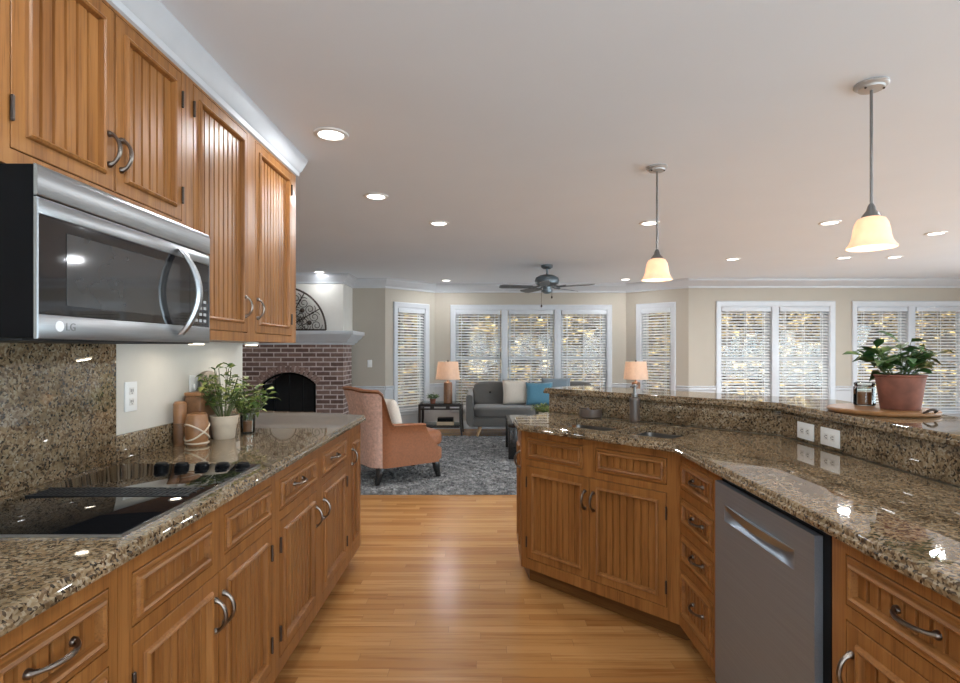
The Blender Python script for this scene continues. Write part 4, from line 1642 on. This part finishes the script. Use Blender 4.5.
def pillow(name, label, w_, h_, th, loc, rot, tilt, mat, stripes=None):
    """throw pillow, base at its lower edge; faces local -y"""
    t = bpy.data.objects
    n = 14
    vs, fs = [], []
    ct, st_ = math.cos(tilt), math.sin(tilt)
    for side in (-1, 1):
        for i in range(n + 1):
            for j in range(n + 1):
                u, v_ = -1 + 2 * i / n, -1 + 2 * j / n
                pinch = 1 - .07 * ((1 - u * u) * v_ * v_ + (1 - v_ * v_) * u * u)
                d = th / 2 * ((1 - u ** 4) * (1 - v_ ** 4)) ** .6
                x, y, z = u * w_ / 2 * pinch, side * d, v_ * h_ / 2 * pinch + h_ / 2
                vs.append((x, y * ct + z * st_, -y * st_ + z * ct))
    o1 = (n + 1) ** 2
    for i in range(n):
        for j in range(n):
            a = i * (n + 1) + j
            fs.append((a, a + n + 1, a + n + 2, a + 1))
            fs.append((o1 + a, o1 + a + 1, o1 + a + n + 2, o1 + a + n + 1))
    mb = MB().add(vs, fs)
    o = mb.build(name, mat, loc=loc, rot=rot, smooth=70)
    bm = bmesh.new()
    bm.from_mesh(o.data)
    bmesh.ops.remove_doubles(bm, verts=bm.verts, dist=1e-4)
    bmesh.ops.recalc_face_normals(bm, faces=bm.faces)
    bm.to_mesh(o.data)
    bm.free()
    return tag(o, label, 'pillow')


c35, s35 = math.cos(R(35)), math.sin(R(35))
px, py = -.06, -.04
pillow('throw_pillow', 'cream pillow leaning against the back of the rust armchair', .40, .36, .15,
       (-.905 + px * c35 - py * s35, 5.60 + px * s35 + py * c35, .500), R(35 + 90), R(14), M['cream'])

# sofa
SX0, SX1, SY0, SY1 = -.27, 1.84, 8.04, 8.88
sf = thing('sofa', 'charcoal grey buttoned sofa with slanted wooden legs under the triple window', 'sofa', ((SX0 + SX1) / 2, (SY0 + SY1) / 2, .02))
hw, hd = (SX1 - SX0) / 2, (SY1 - SY0) / 2
for s in (-1, 1):
    prof = [(0, .165), (.05, .175), (.085, .21), (.1, .27), (.1, .60), (.085, .635), (.05, .645), (.015, .635), (0, .60), (-.02, .30)]
    n = len(prof)
    vs = []
    for (yy, sc2, zz) in ((-hd, .94, .006), (-hd + .02, 1, 0), (hd - .05, 1, .0), (hd, .94, .006)):
        for (a, z) in prof:
            slope = 0 if yy < 0 else .03
            vs.append((s * (hw - .1 + a * sc2), yy, z + (slope if z > .5 else 0)))
    fs = []
    for i in range(3):
        for j in range(n):
            fs.append((i * n + j, i * n + (j + 1) % n, (i + 1) * n + (j + 1) % n, (i + 1) * n + j))
    fs += [tuple(range(n)), tuple(3 * n + j for j in reversed(range(n)))]
    MB().add(vs, fs).build('arm', M['grey'], sf, smooth=50)
MB().box(-hw + .08, hw - .08, -hd + .02, hd - .02, .165, .30).build('base_frame', M['grey'], sf, bevel=.025, segs=3)
MB().box(-hw + .08, hw - .08, hd - .16, hd, .28, .70).build('back_frame', M['grey'], sf, bevel=.03, segs=3)
cw = (2 * hw - .2) / 2
for s in (-1, 1):
    mb = MB()
    cushion(mb, (s * cw / 2, -.06, .375), (cw - .006, .70, .16), 7, 10, .04)
    mb.build('seat_cushion', M['grey'], sf, smooth=60)
    mb = MB()
    cushion(mb, (s * cw / 2, hd - .20, .62), (cw - .006, .17, .37), 6, 10)
    mb.v = [(x, y + (z - .45) * .18, z) for x, y, z in mb.v]
    bc = mb.build('back_cushion', M['grey'], sf, smooth=60)
    mb = MB()
    for k in (-1, 1):
        mb.ball((s * cw / 2 + k * cw * .22, hd - .284 + .17 * .18, .64), .017, 10, 6)
    mb.build('button', M['black'], bc)
for sx in (-1, 1):
    for sy in (-1, 1):
        MB().tube([(sx * (hw - .22), sy * (hd - .12), .17), (sx * (hw - .17), sy * (hd - .07), .0165 if sy < 0 else -.0185)], [.027, .016], 12).build('leg', M['beech'], sf)

pillow('throw_pillow', 'cream pillow on the sofa, left of the blue one', .42, .40, .14, (.50, 8.40, .482), R(3), R(17), M['cream'])
pillow('throw_pillow', 'teal blue pillow in the middle of the charcoal sofa', .42, .37, .13, (.85, 8.28, .482), R(-2), R(20), M['blue'])
pillow('throw_pillow', 'slate grey pillow behind and right of the teal blue pillow', .46, .42, .13, (1.13, 8.46, .482), R(-3), R(12), M['slate'])

# end tables with lamps
def end_table(loc, label):
    t = thing('end_table', label, 'end table', loc, 0, 'end tables beside the sofa')
    w_, d, h_ = .66, .50, .50
    fr_ = MB()
    for (a, b, c, e) in ((-w_ / 2, w_ / 2, -d / 2, -d / 2 + .03), (-w_ / 2, w_ / 2, d / 2 - .03, d / 2), (-w_ / 2, -w_ / 2 + .03, -d / 2, d / 2), (w_ / 2 - .03, w_ / 2, -d / 2, d / 2)):
        fr_.box(a, b, c, e, h_ - .03, h_ - .004)
        fr_.box(a + .02, b - .02, c, e, h_ - .09, h_ - .065) if b - a > .1 else fr_.box(a, b, c + .02, e - .02, h_ - .09, h_ - .065)
    for x in (-.12, .12):
        for yy in (-d / 2, d / 2 - .03):
            fr_.box(x - .03, x + .03, yy, yy + .03, h_ - .066, h_ - .029)
    fr_.build('top_frame', M['espresso'], t, smooth=0)
    MB().box(-w_ / 2 + .015, w_ / 2 - .015, -d / 2 + .015, d / 2 - .015, h_ - .004, h_ + .004).build('glass_top', M['greenglass'], t, smooth=0)
    MB().box(-w_ / 2 + .03, w_ / 2 - .03, -d / 2 + .03, d / 2 - .03, .158, .166).build('glass_shelf', M['greenglass'], t, smooth=0)
    mb = MB()
    for yy in (-d / 2 + .006, d / 2 - .026):
        mb.box(-w_ / 2 + .03, w_ / 2 - .03, yy, yy + .02, .135, .157)
    mb.build('shelf_rail', M['espresso'], t, smooth=0)
    for sx in (-1, 1):
        for sy in (-1, 1):
            vs, fs = [], []
            for (z, o_, hw_) in ((h_ - .004, 0, .018), (.25, 0, .018), (.0005, .022, .013)):
                cx, cy = sx * (w_ / 2 - .016 + o_), sy * (d / 2 - .016 + o_)
                vs += [(cx - hw_, cy - hw_, z), (cx + hw_, cy - hw_, z), (cx + hw_, cy + hw_, z), (cx - hw_, cy + hw_, z)]
            for i in range(2):
                for j in range(4):
                    fs.append((4 * i + j, 4 * i + (j + 1) % 4, 4 * i + 4 + (j + 1) % 4, 4 * i + 4 + j))
            fs += [(0, 1, 2, 3), (11, 10, 9, 8)]
            MB().add(vs, fs).build('leg', M['espresso'], t)
    return t


def table_lamp(loc, label):
    t = thing('table_lamp', label, 'lamp', loc, 0, 'table lamps beside the sofa')
    MB().lathe([(.066, 0), (.07, .006), (.066, .03), (.066, .30), (.06, .325), (.02, .33)], 28).build('lamp_base', M['walnut'], t)
    MB().tube([(0, 0, .33), (0, 0, .64)], .009, 10).build('neck', M['honey'], t)
    pr = [(.188, .372), (.158, .645)]
    MB().lathe(pr + [(r_ - .003, z) for r_, z in reversed(pr)], 40, cap=False).build('lamp_shade', M['linen'], t, smooth=60)
    mb = MB()
    for k in range(3):
        a = 2 * PI * k / 3
        mb.tube([(0, 0, .635), (.156 * math.cos(a), .156 * math.sin(a), .642)], .002, 5)
    mb.lathe([(.008, .638), (.011, .65), (.008, .668), (.002, .672)], 10)
    mb.build('finial', M['bronze'], t)
    lamp_light('table_lamp_bulb', 'POINT', t, (0, 0, .50), 7, (1, .8, .62), .035)
    return t


ET = (-.675, 8.56, 0)
end_table(ET, 'dark end table with glass top and shelf left of the sofa')
table_lamp((-.56, 8.42, .5045), 'lit table lamp on the glass end table left of the sofa')
end_table((2.36, 8.44, 0), 'dark end table behind the island bar carrying the right table lamp')
table_lamp((2.36, 8.42, .5045), 'lit table lamp behind the island bar at the right end of the sofa')
ep = thing('potted_plant', 'tiny green plant in a clay pot on the glass end table', 'plant', (-.79, 8.38, .5045))
MB().lathe([(.033, 0), (.036, .003), (.046, .07), (.043, .07), (.04, .06), (.002, .06)], 20).build('pot', M['terracotta'], ep)
foliage(ep, 22, .06, .11, .09, .05, .024, 31, 'leaf_dark', 5)
tag(MB().box(-.13, .13, -.09, .09, 0, .055).build('book', M['paper'], loc=(-.60, 8.45, .1665), bevel=.004), 'tan book under the black one on the end table shelf', 'book')
tag(MB().box(-.12, .12, -.085, .085, 0, .055).build('book', M['black'], loc=(-.60, 8.45, .2217), bevel=.004), 'black book lying on the tan one on the end table shelf', 'book')

# coffee table
ct = thing('coffee_table', 'black coffee table with thick square legs just left of the island end', 'coffee table', (.86, 6.86, .036))
w_, d = 1.14, .90
MB().box(-w_ / 2, w_ / 2, -d / 2, d / 2, .375, .42).build('table_top', M['blackwood'], ct, bevel=.004)
MB().box(-w_ / 2 + .05, w_ / 2 - .05, -d / 2 + .05, d / 2 - .05, .4205, .424).build('inset_top', plain('grey_stone_inset', (.25, .26, .25), .15), ct, smooth=0)
for sx in (-1, 1):
    for sy in (-1, 1):
        MB().box(sx * (w_ / 2 - .05) - .05, sx * (w_ / 2 - .05) + .05, sy * (d / 2 - .05) - .05, sy * (d / 2 - .05) + .05, 0, .3745).build('leg', M['blackwood'], ct, bevel=.003)
cp = thing('potted_plant', 'bushy bright green fern on the black coffee table in front of the sofa', 'plant', (.76, 6.92, .4605))
MB().lathe([(.05, 0), (.053, .003), (.065, .08), (.06, .08), (.056, .07), (.002, .07)], 24).build('pot', M['cream_clay'], cp)
foliage(cp, 40, .06, .15, .16, .05, .022, 41, 'leaf', 7)

outlet('small white switch on the beige wall between fireplace and narrow window', (-1.78, YF - .0005, 1.06), 0, kind='switch')

# ================================================================== outside
struct(MB().box(XR + .25, 26, -14, YB + .3, -.32, -.3).build('bounce_slab', plain('pale_bounce', (.72, .71, .69), .8, var=.06), smooth=0))  # unseen pale slab added to bounce sunlight up to the ceiling
struct(MB().box(-30, 40, YB + .35, 45, -.62, -.6).build('ground', M['ground'], smooth=0))


def tree(x, y, h, r, seed, label):
    random.seed(seed)
    t = thing('autumn_tree', label, 'tree', (x, y, -.6), 0, 'autumn trees outside the windows')
    mb = MB()
    mb.tube([(0, 0, 0), (.05, 0, h * .3), (-.05, .05, h * .6), (.05, 0, h)], [.17, .13, .1, .03], 8)
    for k in range(9):
        a = random.uniform(0, 2 * PI)
        z = h * random.uniform(.15, .8)
        L_ = r * random.uniform(.6, 1)
        mb.tube([(0, 0, z), (math.cos(a) * L_ * .5, math.sin(a) * L_ * .5, z + .25), (math.cos(a) * L_, math.sin(a) * L_, z + random.uniform(.2, .7))], [.05, .03, .012], 5)
    mb.build('trunk', M['bark'], t)
    lf = MB()
    for k in range(4800):
        a = random.uniform(0, 2 * PI)
        rr_ = r * random.random() ** .5
        z = random.uniform(.05, 1) * h
        s = random.uniform(.06, .15)
        p = Vector((math.cos(a) * rr_, math.sin(a) * rr_, z))
        d1 = Vector((random.gauss(0, 1), random.gauss(0, 1), random.gauss(0, 1))).normalized() * s
        d2 = d1.orthogonal().normalized() * s * .6
        lf.add([p - d1, p + d2, p + d1, p - d2], [(0, 1, 2, 3)])
    lf.build('foliage', M['autumn'], t, smooth=0, recalc=False)


kinds = ['yellow and tan autumn tree seen in glints through the window blinds']
i = 0
for x, y in [(-7.4 + 2.75 * k, 13.2) for k in range(10)] + [(-6 + 2.75 * k, 17.2) for k in range(11)] + [(-7.4 + 2.75 * k, 21.0) for k in range(12)]:
    i += 1
    tree(x, y, random.uniform(4.8, 6.0), 1.28, 100 + i, kinds[0])
